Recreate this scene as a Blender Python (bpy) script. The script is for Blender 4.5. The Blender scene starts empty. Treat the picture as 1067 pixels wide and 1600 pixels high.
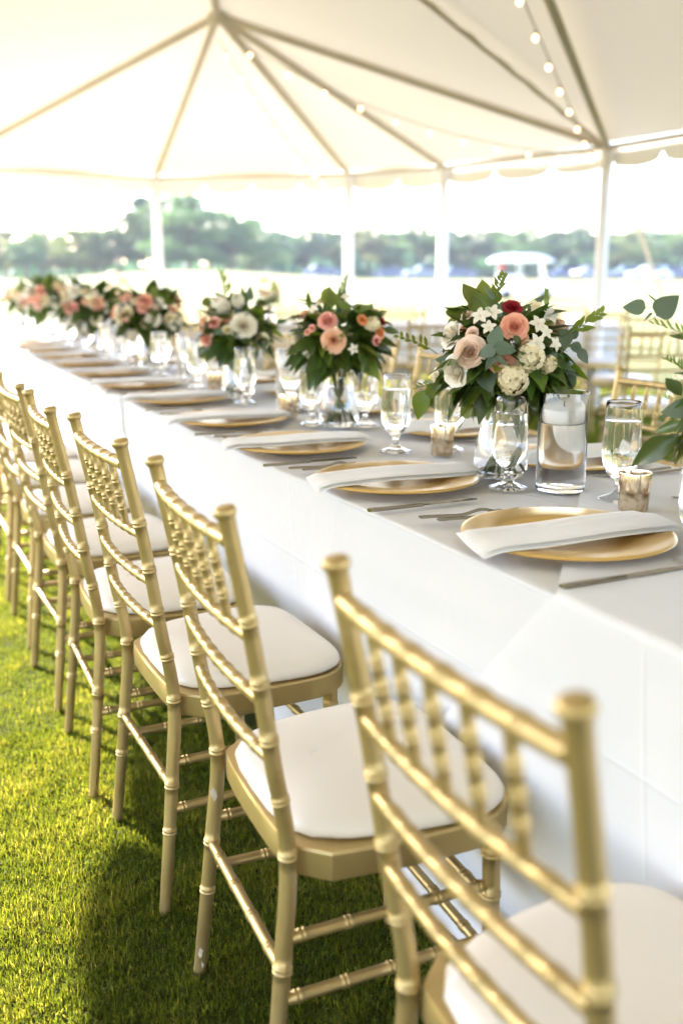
import bpy, math, random
import numpy as np
from mathutils import Vector, Matrix

R = math.radians
random.seed(7)
rng = np.random.default_rng(11)
scene = bpy.context.scene
col = scene.collection

# ------------------------------------------------------------------ camera, sky, sun, exposure
CAM_H, YAW, PITCH = 1.19, R(25.2), R(13.2)
cam = bpy.data.cameras.new('camera')
cam.sensor_fit = 'VERTICAL'; cam.sensor_height = 36; cam.sensor_width = 24; cam.lens = 35
cam.clip_start = 0.05; cam.clip_end = 2000
cam.dof.use_dof = True; cam.dof.focus_distance = 1.86; cam.dof.aperture_fstop = 2.2
cam_ob = bpy.data.objects.new('camera', cam); col.objects.link(cam_ob)
cam_ob.location = (0, 0, CAM_H)
cam_ob.rotation_euler = (R(90) - PITCH, 0, -YAW)
scene.camera = cam_ob

SUN_AZ = Vector((-0.381, 0.925, 0)).normalized()      # horizontal direction towards the sun
SUN_EL = R(29)
world = bpy.data.worlds.new('World'); scene.world = world; world.use_nodes = True
wn = world.node_tree.nodes; wl = world.node_tree.links
for n in list(wn): wn.remove(n)
sky = wn.new('ShaderNodeTexSky'); sky.sky_type = 'NISHITA'; sky.sun_disc = False
sky.sun_elevation = SUN_EL; sky.sun_rotation = math.atan2(SUN_AZ.x, SUN_AZ.y)
sky.air_density = 1.15; sky.dust_density = 0.6; sky.ozone_density = 1.0
bg = wn.new('ShaderNodeBackground'); bg.inputs['Strength'].default_value = 0.15
wo = wn.new('ShaderNodeOutputWorld')
wl.new(sky.outputs[0], bg.inputs[0]); wl.new(bg.outputs[0], wo.inputs[0])

sun = bpy.data.lights.new('sun', 'SUN'); sun.energy = 5.0; sun.angle = R(0.5); sun.color = (1.0, 0.93, 0.82)
sun_ob = bpy.data.objects.new('sun', sun); col.objects.link(sun_ob)
sdir = Vector((SUN_AZ.x * math.cos(SUN_EL), SUN_AZ.y * math.cos(SUN_EL), math.sin(SUN_EL)))
sun_ob.rotation_euler = sdir.to_track_quat('Z', 'Y').to_euler()
sun_ob.location = (-20, 40, 30)

vs = scene.view_settings
vs.view_transform = 'Standard'; vs.look = 'None'; vs.exposure = 2.80; vs.gamma = 1.0; vs.use_curve_mapping = False
vs.use_white_balance = True; vs.white_balance_temperature = 6200; vs.white_balance_tint = 24
scene.render.engine = 'CYCLES'
cy = scene.cycles
cy.use_denoising = True; cy.use_adaptive_sampling = True; cy.adaptive_threshold = .02
cy.max_bounces = 28; cy.transmission_bounces = 24; cy.transparent_max_bounces = 16; cy.glossy_bounces = 5; cy.diffuse_bounces = 5
cy.sample_clamp_indirect = 6.0; cy.blur_glossy = 0.8

# ------------------------------------------------------------------ helpers
FWD = Vector((math.sin(YAW), math.cos(YAW), 0)); RGT = Vector((math.cos(YAW), -math.sin(YAW), 0)); UP = Vector((0, 0, 1))
F = 1600 * 35 / 36
def ray(px, py):
    c, s = math.cos(PITCH), math.sin(PITCH)
    x, y = (px - 533.5) / F, (800 - py) / F
    return FWD * (c + y * s) + RGT * x + UP * (y * c - s)      # one metre of depth along the lens axis
def at_z(px, py, z):
    d = ray(px, py); return Vector((0, 0, CAM_H)) + d * ((z - CAM_H) / d.z)
def at_depth(px, py, k): return Vector((0, 0, CAM_H)) + ray(px, py) * k

def tag(o, label=None, cat=None, group=None, kind=None):
    if label: o['label'] = label
    if cat: o['category'] = cat
    if group: o['group'] = group
    if kind: o['kind'] = kind
    return o
def empty(name, loc=(0, 0, 0), rz=0.0, label=None, cat=None, group=None):
    o = bpy.data.objects.new(name, None); col.objects.link(o)
    o.location = loc; o.rotation_euler = (0, 0, rz); o.empty_display_size = .05
    return tag(o, label, cat, group)
def link(name, me, parent=None, mat=None, matrix=None):
    o = bpy.data.objects.new(name, me); col.objects.link(o)
    if parent: o.parent = parent
    if matrix is not None: o.matrix_basis = matrix
    if mat is not None:
        if not me.materials: me.materials.append(mat)
        if me.materials[0] is not mat:
            o.material_slots[0].link = 'OBJECT'; o.material_slots[0].material = mat
    return o
KIDS = {}
def copy_tree(o, parent=None):
    c = o.copy(); col.objects.link(c); c.parent = parent
    for ch in list(o.children): copy_tree(ch, c)
    return c

class MB:
    def __init__(s): s.v = []; s.f = []
    def add(s, vs, fs):
        b = len(s.v); s.v += [tuple(p) for p in vs]; s.f += [tuple(i + b for i in f) for f in fs]; return s
    def box(s, x0, x1, y0, y1, z0, z1):
        return s.add([(x0, y0, z0), (x1, y0, z0), (x1, y1, z0), (x0, y1, z0), (x0, y0, z1), (x1, y0, z1), (x1, y1, z1), (x0, y1, z1)],
                     [(0, 3, 2, 1), (4, 5, 6, 7), (0, 1, 5, 4), (1, 2, 6, 5), (2, 3, 7, 6), (3, 0, 4, 7)])
    def lathe(s, prof, n=32, closed=False, cx=0, cyy=0):
        vs = []; fs = []
        for r, z in prof:
            for k in range(n):
                a = 2 * math.pi * k / n; vs.append((cx + r * math.cos(a), cyy + r * math.sin(a), z))
        m = len(prof)
        for i in range(m - 1 if not closed else m):
            j = (i + 1) % m
            for k in range(n):
                k2 = (k + 1) % n; fs.append((i * n + k, i * n + k2, j * n + k2, j * n + k))
        return s.add(vs, fs)
    def tube(s, pts, rad, n=10, caps=True):
        pts = [Vector(p) for p in pts]; m = len(pts)
        rad = rad if hasattr(rad, '__len__') else [rad] * m
        vs = []; fs = []; ref = None
        for i, p in enumerate(pts):
            t = pts[min(i + 1, m - 1)] - pts[max(i - 1, 0)]
            if t.length < 1e-9: t = Vector((0, 0, 1))
            t.normalize()
            if ref is None:
                ref = Vector((1, 0, 0)) if abs(t.x) < .8 else Vector((0, 1, 0))
            a = (ref - t * ref.dot(t)).normalized(); b = t.cross(a); ref = a
            for k in range(n):
                w = 2 * math.pi * k / n; vs.append(p + (a * math.cos(w) + b * math.sin(w)) * rad[i])
        for i in range(m - 1):
            for k in range(n):
                k2 = (k + 1) % n; fs.append((i * n + k, i * n + k2, (i + 1) * n + k2, (i + 1) * n + k))
        if caps: fs.append(tuple(reversed(range(n)))); fs.append(tuple((m - 1) * n + k for k in range(n)))
        return s.add(vs, fs)
    def grid(s, pts):
        r = len(pts); c = len(pts[0]); vs = [p for row in pts for p in row]
        return s.add(vs, [(i * c + j, i * c + j + 1, (i + 1) * c + j + 1, (i + 1) * c + j) for i in range(r - 1) for j in range(c - 1)])
    def mesh(s, name, mat=None, smooth=True, angle=None):
        me = bpy.data.meshes.new(name); me.from_pydata(s.v, [], s.f); me.update()
        if mat: me.materials.append(mat)
        if smooth:
            me.polygons.foreach_set('use_smooth', [True] * len(me.polygons))
            if angle: me.set_sharp_from_angle(angle=R(angle))
        return me
    def build(s, name, mat, parent=None, smooth=True, angle=40):
        return link(name, s.mesh(name, mat, smooth, angle), parent)

def turned(path, r0, beads, bump=.0019, width=.0027, step=.02, taper=None):
    """a turned bamboo-style rod along a polyline: radius r0, double raised beads at the given lengths"""
    path = [Vector(p) for p in path]; L = [0]
    for a, b in zip(path, path[1:]): L.append(L[-1] + (b - a).length)
    T = L[-1]; S = set([0, T])
    k = max(2, int(T / step))
    for i in range(k + 1): S.add(T * i / k)
    prof = {}
    for b in beads:
        for q in (b - width * 1.25, b + width * 1.25):
            for d, h in ((-width * .75, 0), (-width * .4, .8), (0, 1), (width * .4, .8), (width * .75, 0)):
                prof[q + d] = max(prof.get(q + d, 0), h)
    S = sorted([x for x in S if all(abs(x - b) > width * 2.4 for b in beads)] + [x for x in prof if 0 < x < T])
    pts = []; rad = []
    for x in S:
        for i in range(len(L) - 1):
            if x <= L[i + 1] + 1e-9:
                u = (x - L[i]) / max(1e-9, L[i + 1] - L[i]); p = path[i].lerp(path[i + 1], u); break
        pts.append(p); rr = r0 * (taper(x / T) if taper else 1.0)
        rad.append(rr + bump * prof.get(x, 0))
    return pts, rad
def smooth_path(pts, n=24):
    """Catmull-Rom through the points"""
    P = [Vector(p) for p in pts]; P = [P[0] * 2 - P[1]] + P + [P[-1] * 2 - P[-2]]; out = []
    for i in range(1, len(P) - 2):
        for k in range(n // (len(P) - 3) + 1):
            t = k / (n // (len(P) - 3) + 1); a, b, c, d = P[i - 1:i + 3]
            out.append(.5 * (2 * b + (c - a) * t + (2 * a - 5 * b + 4 * c - d) * t * t + (3 * b - a - 3 * c + d) * t ** 3))
    out.append(P[-2]); return out

# ------------------------------------------------------------------ materials
def new_mat(name):
    m = bpy.data.materials.new(name); m.use_nodes = True
    return m, m.node_tree.nodes, m.node_tree.links, m.node_tree.nodes['Principled BSDF']
def pbr(name, c, rough=.5, metal=0, var=0, scale=20, bump=0, bscale=200, spec=.5, trans=None, coat=0, obj_var=0, sheen=0):
    m, n, l, p = new_mat(name)
    p.inputs['Base Color'].default_value = (*c, 1); p.inputs['Roughness'].default_value = rough; p.inputs['Metallic'].default_value = metal
    p.inputs['Specular IOR Level'].default_value = spec
    if coat: p.inputs['Coat Weight'].default_value = coat; p.inputs['Coat Roughness'].default_value = .2
    if sheen: p.inputs['Sheen Weight'].default_value = sheen
    tc = n.new('ShaderNodeTexCoord')
    colout = None
    if var or obj_var:
        mix = n.new('ShaderNodeHueSaturation'); mix.inputs['Color'].default_value = (*c, 1)
        if var:
            nz = n.new('ShaderNodeTexNoise'); nz.inputs['Scale'].default_value = scale; nz.inputs['Detail'].default_value = 5
            l.new(tc.outputs['Object'], nz.inputs['Vector'])
            mr = n.new('ShaderNodeMapRange'); mr.inputs['From Min'].default_value = .3; mr.inputs['From Max'].default_value = .7
            mr.inputs['To Min'].default_value = 1 - var; mr.inputs['To Max'].default_value = 1 + var
            l.new(nz.outputs['Fac'], mr.inputs['Value']); l.new(mr.outputs[0], mix.inputs['Value'])
            mr2 = n.new('ShaderNodeMapRange'); mr2.inputs['To Min'].default_value = max(0, rough - .1); mr2.inputs['To Max'].default_value = min(1, rough + .12)
            l.new(nz.outputs['Fac'], mr2.inputs['Value']); l.new(mr2.outputs[0], p.inputs['Roughness'])
        if obj_var:
            oi = n.new('ShaderNodeObjectInfo'); mh = n.new('ShaderNodeMapRange')
            mh.inputs['To Min'].default_value = .5 - obj_var; mh.inputs['To Max'].default_value = .5 + obj_var
            l.new(oi.outputs['Random'], mh.inputs['Value']); l.new(mh.outputs[0], mix.inputs['Hue'])
            if not var:
                mv = n.new('ShaderNodeMapRange'); mv.inputs['To Min'].default_value = .75; mv.inputs['To Max'].default_value = 1.3
                mm = n.new('ShaderNodeMath'); mm.operation = 'FRACT'; mk = n.new('ShaderNodeMath'); mk.operation = 'MULTIPLY'; mk.inputs[1].default_value = 7.31
                l.new(oi.outputs['Random'], mk.inputs[0]); l.new(mk.outputs[0], mm.inputs[0]); l.new(mm.outputs[0], mv.inputs['Value']); l.new(mv.outputs[0], mix.inputs['Value'])
        l.new(mix.outputs[0], p.inputs['Base Color']); colout = mix.outputs[0]
    if bump:
        nb = n.new('ShaderNodeTexNoise'); nb.inputs['Scale'].default_value = bscale; nb.inputs['Detail'].default_value = 4
        l.new(tc.outputs['Object'], nb.inputs['Vector'])
        b = n.new('ShaderNodeBump'); b.inputs['Strength'].default_value = bump; b.inputs['Distance'].default_value = .002
        l.new(nb.outputs['Fac'], b.inputs['Height']); l.new(b.outputs[0], p.inputs['Normal'])
    if trans:
        tb = n.new('ShaderNodeBsdfTranslucent'); ms = n.new('ShaderNodeMixShader'); ms.inputs[0].default_value = trans
        if colout:
            br = n.new('ShaderNodeMixRGB'); br.blend_type = 'MULTIPLY'; br.inputs[0].default_value = 1; br.inputs[2].default_value = (1.35, 1.3, .75, 1)
            l.new(colout, br.inputs[1]); l.new(br.outputs[0], tb.inputs[0])
        else: tb.inputs[0].default_value = (*[min(1, q * w) for q, w in zip(c, (1.25, 1.15, .85))], 1)
        l.new(p.outputs[0], ms.inputs[1]); l.new(tb.outputs[0], ms.inputs[2]); l.new(ms.outputs[0], n['Material Output'].inputs[0])
    return m
def glass_mat(name, ior=1.46, c=(1, 1, 1), rough=0.0):
    m, n, l, p = new_mat(name); n.remove(p)
    g = n.new('ShaderNodeBsdfGlass'); g.inputs['IOR'].default_value = ior; g.inputs['Color'].default_value = (*c, 1); g.inputs['Roughness'].default_value = rough
    l.new(g.outputs[0], n['Material Output'].inputs[0]); return m

def gold_paint():
    m, n, l, p = new_mat('gold_paint')
    tc = n.new('ShaderNodeTexCoord'); nz = n.new('ShaderNodeTexNoise'); nz.inputs['Scale'].default_value = 9; nz.inputs['Detail'].default_value = 6
    l.new(tc.outputs['Object'], nz.inputs['Vector'])
    cr = n.new('ShaderNodeValToRGB'); cr.color_ramp.elements[0].position = .3; cr.color_ramp.elements[0].color = (.44, .315, .125, 1)
    cr.color_ramp.elements[1].position = .75; cr.color_ramp.elements[1].color = (.54, .405, .18, 1)
    l.new(nz.outputs['Fac'], cr.inputs[0])
    # small rubbed chips of pale undercoat
    n2 = n.new('ShaderNodeTexNoise'); n2.inputs['Scale'].default_value = 26; n2.inputs['Detail'].default_value = 8; n2.inputs['Roughness'].default_value = .65
    l.new(tc.outputs['Object'], n2.inputs['Vector'])
    c2 = n.new('ShaderNodeValToRGB'); c2.color_ramp.elements[0].position = .675; c2.color_ramp.elements[1].position = .69
    l.new(n2.outputs['Fac'], c2.inputs[0])
    mx = n.new('ShaderNodeMixRGB'); mx.inputs[2].default_value = (.55, .48, .36, 1)
    l.new(c2.outputs[0], mx.inputs[0]); l.new(cr.outputs[0], mx.inputs[1]); l.new(mx.outputs[0], p.inputs['Base Color'])
    mm = n.new('ShaderNodeMath'); mm.operation = 'MULTIPLY_ADD'; mm.inputs[1].default_value = -.6; mm.inputs[2].default_value = .72
    l.new(c2.outputs[0], mm.inputs[0]); l.new(mm.outputs[0], p.inputs['Metallic'])
    mr = n.new('ShaderNodeMapRange'); mr.inputs['To Min'].default_value = .33; mr.inputs['To Max'].default_value = .46
    l.new(nz.outputs['Fac'], mr.inputs['Value']); l.new(mr.outputs[0], p.inputs['Roughness'])
    b = n.new('ShaderNodeBump'); b.inputs['Strength'].default_value = .12; b.inputs['Distance'].default_value = .001
    l.new(n2.outputs['Fac'], b.inputs['Height']); l.new(b.outputs[0], p.inputs['Normal'])
    return m
def cloth_mat(name, c, crease=True):
    """woven table linen with press creases running along and across it"""
    m, n, l, p = new_mat(name); p.inputs['Roughness'].default_value = .85; p.inputs['Specular IOR Level'].default_value = .2
    p.inputs['Base Color'].default_value = (*c, 1); p.inputs['Sheen Weight'].default_value = .15
    tc = n.new('ShaderNodeTexCoord')
    nz = n.new('ShaderNodeTexNoise'); nz.inputs['Scale'].default_value = 3; nz.inputs['Detail'].default_value = 4; nz.inputs['Distortion'].default_value = .3
    l.new(tc.outputs['Object'], nz.inputs['Vector'])
    w = n.new('ShaderNodeTexNoise'); w.inputs['Scale'].default_value = 900; l.new(tc.outputs['Object'], w.inputs['Vector'])
    b1 = n.new('ShaderNodeBump'); b1.inputs['Strength'].default_value = .55; b1.inputs['Distance'].default_value = .03; l.new(nz.outputs['Fac'], b1.inputs['Height'])
    b2 = n.new('ShaderNodeBump'); b2.inputs['Strength'].default_value = .12; b2.inputs['Distance'].default_value = .0006; l.new(w.outputs['Fac'], b2.inputs['Height'])
    l.new(b1.outputs[0], b2.inputs['Normal']); last = b2
    if crease:
        sp = n.new('ShaderNodeSeparateXYZ'); l.new(tc.outputs['Object'], sp.inputs[0])
        for ax, per, off in ((0, .415, .06), (1, 1.22, .31), (2, .62, .05)):
            a = n.new('ShaderNodeMath'); a.operation = 'ADD'; a.inputs[1].default_value = off; l.new(sp.outputs[ax], a.inputs[0])
            q = n.new('ShaderNodeMath'); q.operation = 'PINGPONG'; q.inputs[1].default_value = per / 2; l.new(a.outputs[0], q.inputs[0])
            r = n.new('ShaderNodeMapRange'); r.inputs['From Min'].default_value = 0; r.inputs['From Max'].default_value = .006; r.inputs['To Min'].default_value = 1; r.inputs['To Max'].default_value = 0
            l.new(q.outputs[0], r.inputs['Value'])
            bb = n.new('ShaderNodeBump'); bb.inputs['Strength'].default_value = .5; bb.inputs['Distance'].default_value = .002
            l.new(r.outputs[0], bb.inputs['Height']); l.new(last.outputs[0], bb.inputs['Normal']); last = bb
    l.new(last.outputs[0], p.inputs['Normal'])
    tb = n.new('ShaderNodeBsdfTranslucent'); tb.inputs[0].default_value = (*c, 1); ms = n.new('ShaderNodeMixShader'); ms.inputs[0].default_value = .2
    l.new(p.outputs[0], ms.inputs[1]); l.new(tb.outputs[0], ms.inputs[2]); l.new(ms.outputs[0], n['Material Output'].inputs[0]); return m
def mercury():
    m, n, l, p = new_mat('mercury_glass'); p.inputs['Metallic'].default_value = .9; p.inputs['Roughness'].default_value = .16
    tc = n.new('ShaderNodeTexCoord'); nz = n.new('ShaderNodeTexNoise'); nz.inputs['Scale'].default_value = 60; nz.inputs['Detail'].default_value = 7
    l.new(tc.outputs['Object'], nz.inputs['Vector'])
    cr = n.new('ShaderNodeValToRGB'); cr.color_ramp.elements[0].position = .42; cr.color_ramp.elements[0].color = (.50, .37, .23, 1)
    cr.color_ramp.elements[1].position = .6; cr.color_ramp.elements[1].color = (.80, .69, .53, 1)
    l.new(nz.outputs['Fac'], cr.inputs[0]); l.new(cr.outputs[0], p.inputs['Base Color']); return m
def canopy_mat(tr=.08, name='tent_vinyl'):
    m, n, l, p = new_mat(name); n.remove(p)
    d = n.new('ShaderNodeBsdfDiffuse'); d.inputs[0].default_value = (.90, .85, .73, 1)
    t = n.new('ShaderNodeBsdfTranslucent'); t.inputs[0].default_value = (.90, .78, .55, 1)
    x = n.new('ShaderNodeMixShader'); x.inputs[0].default_value = tr
    tc = n.new('ShaderNodeTexCoord'); nz = n.new('ShaderNodeTexNoise'); nz.inputs['Scale'].default_value = .7; nz.inputs['Detail'].default_value = 3
    l.new(tc.outputs['Object'], nz.inputs['Vector'])
    b = n.new('ShaderNodeBump'); b.inputs['Strength'].default_value = .35; b.inputs['Distance'].default_value = .12
    l.new(nz.outputs['Fac'], b.inputs['Height']); l.new(b.outputs[0], d.inputs['Normal'])
    l.new(d.outputs[0], x.inputs[1]); l.new(t.outputs[0], x.inputs[2]); l.new(x.outputs[0], n['Material Output'].inputs[0]); return m
def ground_mat():
    m, n, l, p = new_mat('lawn_soil_and_turf'); p.inputs['Roughness'].default_value = .9; p.inputs['Specular IOR Level'].default_value = .1
    tc = n.new('ShaderNodeTexCoord'); a = n.new('ShaderNodeTexNoise'); a.inputs['Scale'].default_value = 160; a.inputs['Detail'].default_value = 6
    b = n.new('ShaderNodeTexNoise'); b.inputs['Scale'].default_value = .35; b.inputs['Detail'].default_value = 5
    l.new(tc.outputs['Object'], a.inputs['Vector']); l.new(tc.outputs['Object'], b.inputs['Vector'])
    c1 = n.new('ShaderNodeValToRGB'); c1.color_ramp.elements[0].position = .35; c1.color_ramp.elements[0].color = (.13, .14, .065, 1)
    c1.color_ramp.elements[1].position = .7; c1.color_ramp.elements[1].color = (.30, .30, .15, 1)
    l.new(a.outputs['Fac'], c1.inputs[0])
    c2 = n.new('ShaderNodeValToRGB'); c2.color_ramp.elements[0].color = (.85, .95, .8, 1); c2.color_ramp.elements[1].color = (1.25, 1.1, .9, 1)
    c2.color_ramp.elements[0].position = .35; c2.color_ramp.elements[1].position = .68
    l.new(b.outputs['Fac'], c2.inputs[0])
    mx = n.new('ShaderNodeMixRGB'); mx.blend_type = 'MULTIPLY'; mx.inputs[0].default_value = 1
    l.new(c1.outputs[0], mx.inputs[1]); l.new(c2.outputs[0], mx.inputs[2])
    # turf thatch round the tent; overexposed sunlit grass painted paler beyond it
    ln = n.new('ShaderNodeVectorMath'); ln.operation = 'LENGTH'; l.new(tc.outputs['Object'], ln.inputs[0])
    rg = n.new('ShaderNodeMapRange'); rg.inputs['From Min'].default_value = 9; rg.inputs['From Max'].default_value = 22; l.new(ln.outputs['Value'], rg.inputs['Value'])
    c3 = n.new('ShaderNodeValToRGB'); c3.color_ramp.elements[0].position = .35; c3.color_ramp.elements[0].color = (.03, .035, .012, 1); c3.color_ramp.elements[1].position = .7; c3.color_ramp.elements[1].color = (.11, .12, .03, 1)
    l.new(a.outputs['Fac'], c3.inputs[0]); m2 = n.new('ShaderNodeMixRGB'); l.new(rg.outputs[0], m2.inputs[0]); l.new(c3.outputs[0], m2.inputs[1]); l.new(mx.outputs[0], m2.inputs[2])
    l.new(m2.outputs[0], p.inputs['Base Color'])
    bp = n.new('ShaderNodeBump'); bp.inputs['Strength'].default_value = .6; bp.inputs['Distance'].default_value = .02
    l.new(a.outputs['Fac'], bp.inputs['Height']); l.new(bp.outputs[0], p.inputs['Normal']); return m
def blade_mat():
    m, n, l, p = new_mat('grass_blade'); p.inputs['Roughness'].default_value = .55; p.inputs['Specular IOR Level'].default_value = .25
    at = n.new('ShaderNodeAttribute'); at.attribute_name = 'tone'
    cr = n.new('ShaderNodeValToRGB'); e = cr.color_ramp.elements
    e[0].position = 0; e[0].color = (.035, .055, .007, 1); e[1].position = 1; e[1].color = (.26, .23, .07, 1)
    k = e.new(.45); k.color = (.075, .10, .012, 1); k = e.new(.8); k.color = (.14, .15, .02, 1)
    l.new(at.outputs['Fac'], cr.inputs[0]); l.new(cr.outputs[0], p.inputs['Base Color'])
    t = n.new('ShaderNodeBsdfTranslucent'); br = n.new('ShaderNodeMixRGB'); br.blend_type = 'MULTIPLY'; br.inputs[0].default_value = 1; br.inputs[2].default_value = (2.15, 2.05, .8, 1)
    l.new(cr.outputs[0], br.inputs[1]); l.new(br.outputs[0], t.inputs[0])
    x = n.new('ShaderNodeMixShader'); x.inputs[0].default_value = .58
    l.new(p.outputs[0], x.inputs[1]); l.new(t.outputs[0], x.inputs[2]); l.new(x.outputs[0], n['Material Output'].inputs[0]); return m
def emit(name, c, s):
    m, n, l, p = new_mat(name); p.inputs['Base Color'].default_value = (*c, 1)
    p.inputs['Emission Color'].default_value = (*c, 1); p.inputs['Emission Strength'].default_value = s; return m

M = dict(
    gold=gold_paint(),
    cushion=pbr('ivory_vinyl', (.72, .66, .57), .30, var=.03, scale=6, bump=.35, bscale=9, spec=.45),
    linen=cloth_mat('white_table_linen', (.80, .80, .80)),
    napkin=cloth_mat('white_napkin_linen', (.87, .86, .84), crease=False),
    charger=pbr('gold_charger', (.68, .44, .13), .28, .45, bump=.03, bscale=40),
    steel=pbr('polished_steel', (.33, .31, .285), .1, 1.0, var=.06, scale=40),
    glass=glass_mat('clear_glass', 1.46), water=glass_mat('water', 1.33),
    mercury=mercury(), wax=pbr('white_wax', (.85, .84, .82), .45), wick=pbr('wick', (.05, .045, .04), .9),
    canopy=canopy_mat(), skirt=canopy_mat(.035, 'dimmed_skirt_vinyl'), alu=pbr('tent_aluminium', (.60, .54, .41), .75, .0, spec=.15, var=.06, scale=4), pole=pbr('white_pole_sleeve', (.8, .79, .76), .6),  # skirt is the same vinyl, translucency cut to shade down its sun glow
    strap=pbr('webbing', (.62, .55, .42), .8), rope=pbr('pale_cord', (.45, .40, .32), .7), bulb=emit('warm_bulb', (1.0, .60, .30), 1.1), socket=pbr('socket', (.08, .07, .06), .6),
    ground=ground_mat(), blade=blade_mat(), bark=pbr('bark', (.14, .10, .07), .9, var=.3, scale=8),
    leaf=pbr('dark_leaf', (.05, .092, .013), .36, trans=.28, obj_var=.025), leaf2=pbr('bright_leaf', (.13, .19, .022), .42, trans=.4, obj_var=.02),
    euc=pbr('eucalyptus_leaf', (.10, .15, .10), .55, trans=.2, obj_var=.015), stem=pbr('green_stem', (.09, .14, .03), .5),
    white=pbr('white_petal', (.80, .76, .66), .6, trans=.16), cream=pbr('cream_petal', (.80, .72, .50), .6, trans=.16), blush=pbr('blush_petal', (.80, .62, .52), .6, trans=.16),
    coral=pbr('coral_petal', (.82, .42, .31), .6, trans=.16), pink=pbr('pink_petal', (.82, .42, .36), .6, trans=.16), peach=pbr('peach_petal', (.84, .54, .37), .6, trans=.16),
    orange=pbr('orange_petal', (.78, .34, .13), .6, trans=.16), red=pbr('burgundy_petal', (.36, .02, .035), .6, trans=.25),
    paint=pbr('white_paint', (.8, .8, .8), .3, coat=.4), dark=pbr('dark_rubber', (.03, .03, .03), .7), window=pbr('dark_glass', (.02, .025, .03), .08),
    navy=pbr('navy_car_paint', (.02, .04, .12), .25, coat=.5), silver=pbr('silver_car_paint', (.45, .47, .5), .3, .4, coat=.5), grey=pbr('grey_car_paint', (.12, .14, .17), .3, .3, coat=.5),
    chip=pbr('pale_undercoat', (.50, .43, .32), .7),
    redp=pbr('red_plastic', (.5, .03, .03), .4), beige=pbr('beige_vinyl', (.55, .48, .36), .6),
)
ORD = ['first', 'second', 'third', 'fourth', 'fifth', 'sixth', 'seventh', 'eighth', 'ninth', 'tenth', 'eleventh', 'twelfth', 'thirteenth', 'fourteenth', 'fifteenth', 'sixteenth', 'seventeenth', 'eighteenth', 'nineteenth', 'twentieth']

# ------------------------------------------------------------------ ground
def gh(x, y):
    if True:
        D = x * FWD.x + y * FWD.y; l = x * RGT.x + y * RGT.y
        z = 0.0
        q = min(1, max(0, (D - 35) / 90)); z += 1.1 * q * q * (3 - 2 * q)
        z += 1.15 * math.exp(-((D - 95) / 22) ** 2 - ((l + 14) / 13) ** 2)      # putting-green mound
        return z
def ground():
    h = gh
    rad = [0, 3, 6, 10, 15, 22, 30, 40, 50, 60, 70, 80, 90, 100, 110, 120, 135, 160, 220, 400, 900, 1800]; n = 96
    mb = MB(); pts = []
    for r in rad:
        pts.append([(r * math.cos(2 * math.pi * k / n), r * math.sin(2 * math.pi * k / n), h(r * math.cos(2 * math.pi * k / n), r * math.sin(2 * math.pi * k / n))) for k in range(n + 1)])
    mb.grid([list(reversed(p)) for p in pts])
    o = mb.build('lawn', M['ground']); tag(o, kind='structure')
ground()

def grass(name, boxes, dens, L, W, label):
    P = []
    for (x0, x1, y0, y1), d in zip(boxes, dens):
        n = int((x1 - x0) * (y1 - y0) * d); P.append(np.stack([rng.uniform(x0, x1, n), rng.uniform(y0, y1, n)], 1))
    P = np.concatenate(P); n = len(P)
    # patchy height and tone
    pat = np.sin(P[:, 0] * 9 + 2 * np.sin(P[:, 1] * 7)) * np.sin(P[:, 1] * 11 + 1.5 * np.sin(P[:, 0] * 8)) * .5 + .5
    pat = .6 * pat + .4 * (np.sin(P[:, 0] * 37 + 3 * np.sin(P[:, 1] * 23)) * np.sin(P[:, 1] * 41) * .5 + .5)
    ln = rng.uniform(*L, n) * (.7 + .6 * pat) * np.where(rng.random(n) < .04, 1.6, 1.0); az = rng.uniform(0, 2 * np.pi, n); lean = np.abs(rng.normal(.45, .3, n))
    d = np.stack([np.cos(az), np.sin(az)], 1); pr = np.stack([-np.sin(az), np.cos(az)], 1)
    tw = rng.uniform(0, 2 * np.pi, n); s = np.stack([np.cos(tw), np.sin(tw)], 1) * (rng.uniform(.7, 1.2, n) * W / 2)[:, None]
    V = np.zeros((n, 5, 3), np.float32)
    mid = P + d * (ln * np.sin(lean * .5) * .5)[:, None]; tip = mid + d * (ln * np.sin(np.minimum(lean * 1.6, 1.5)) * .5)[:, None]
    z1 = ln * .5 * np.cos(lean * .5); z2 = z1 + ln * .5 * np.cos(np.minimum(lean * 1.6, 1.5))
    V[:, 0, :2] = P - s; V[:, 1, :2] = P + s; V[:, 2, :2] = mid + s * .85; V[:, 3, :2] = mid - s * .85; V[:, 4, :2] = tip
    V[:, 0, 2] = V[:, 1, 2] = -.002; V[:, 2, 2] = V[:, 3, 2] = z1; V[:, 4, 2] = z2
    base = (np.arange(n) * 5)[:, None]; T = (base + np.array([[0, 1, 2, 0, 2, 3, 3, 2, 4]])).reshape(-1).astype(np.int32)
    me = bpy.data.meshes.new(name); me.vertices.add(n * 5); me.vertices.foreach_set('co', V.reshape(-1))
    me.loops.add(len(T)); me.loops.foreach_set('vertex_index', T); nt = len(T) // 3; me.polygons.add(nt)
    me.polygons.foreach_set('loop_start', np.arange(nt, dtype=np.int32) * 3)
    tone = np.clip(rng.normal(.42, .22, n) + (pat - .5) * .55 + (rng.random(n) < .03) * .5, 0, 1)
    at = me.attributes.new('tone', 'FLOAT', 'POINT'); at.data.foreach_set('value', np.repeat(tone, 5).astype(np.float32))
    me.update(calc_edges=True); me.validate(); me.materials.append(M['blade'])
    o = link(name, me); tag(o, label, 'grass', kind='stuff'); return o
grass('grass_blades', [(-1.3, .84, .9, 2.6), (-1.6, .84, 2.6, 4.4)], [105000, 45000], (.010, .022), .0019, 'short dense green turf growing under the gold chairs')
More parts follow.
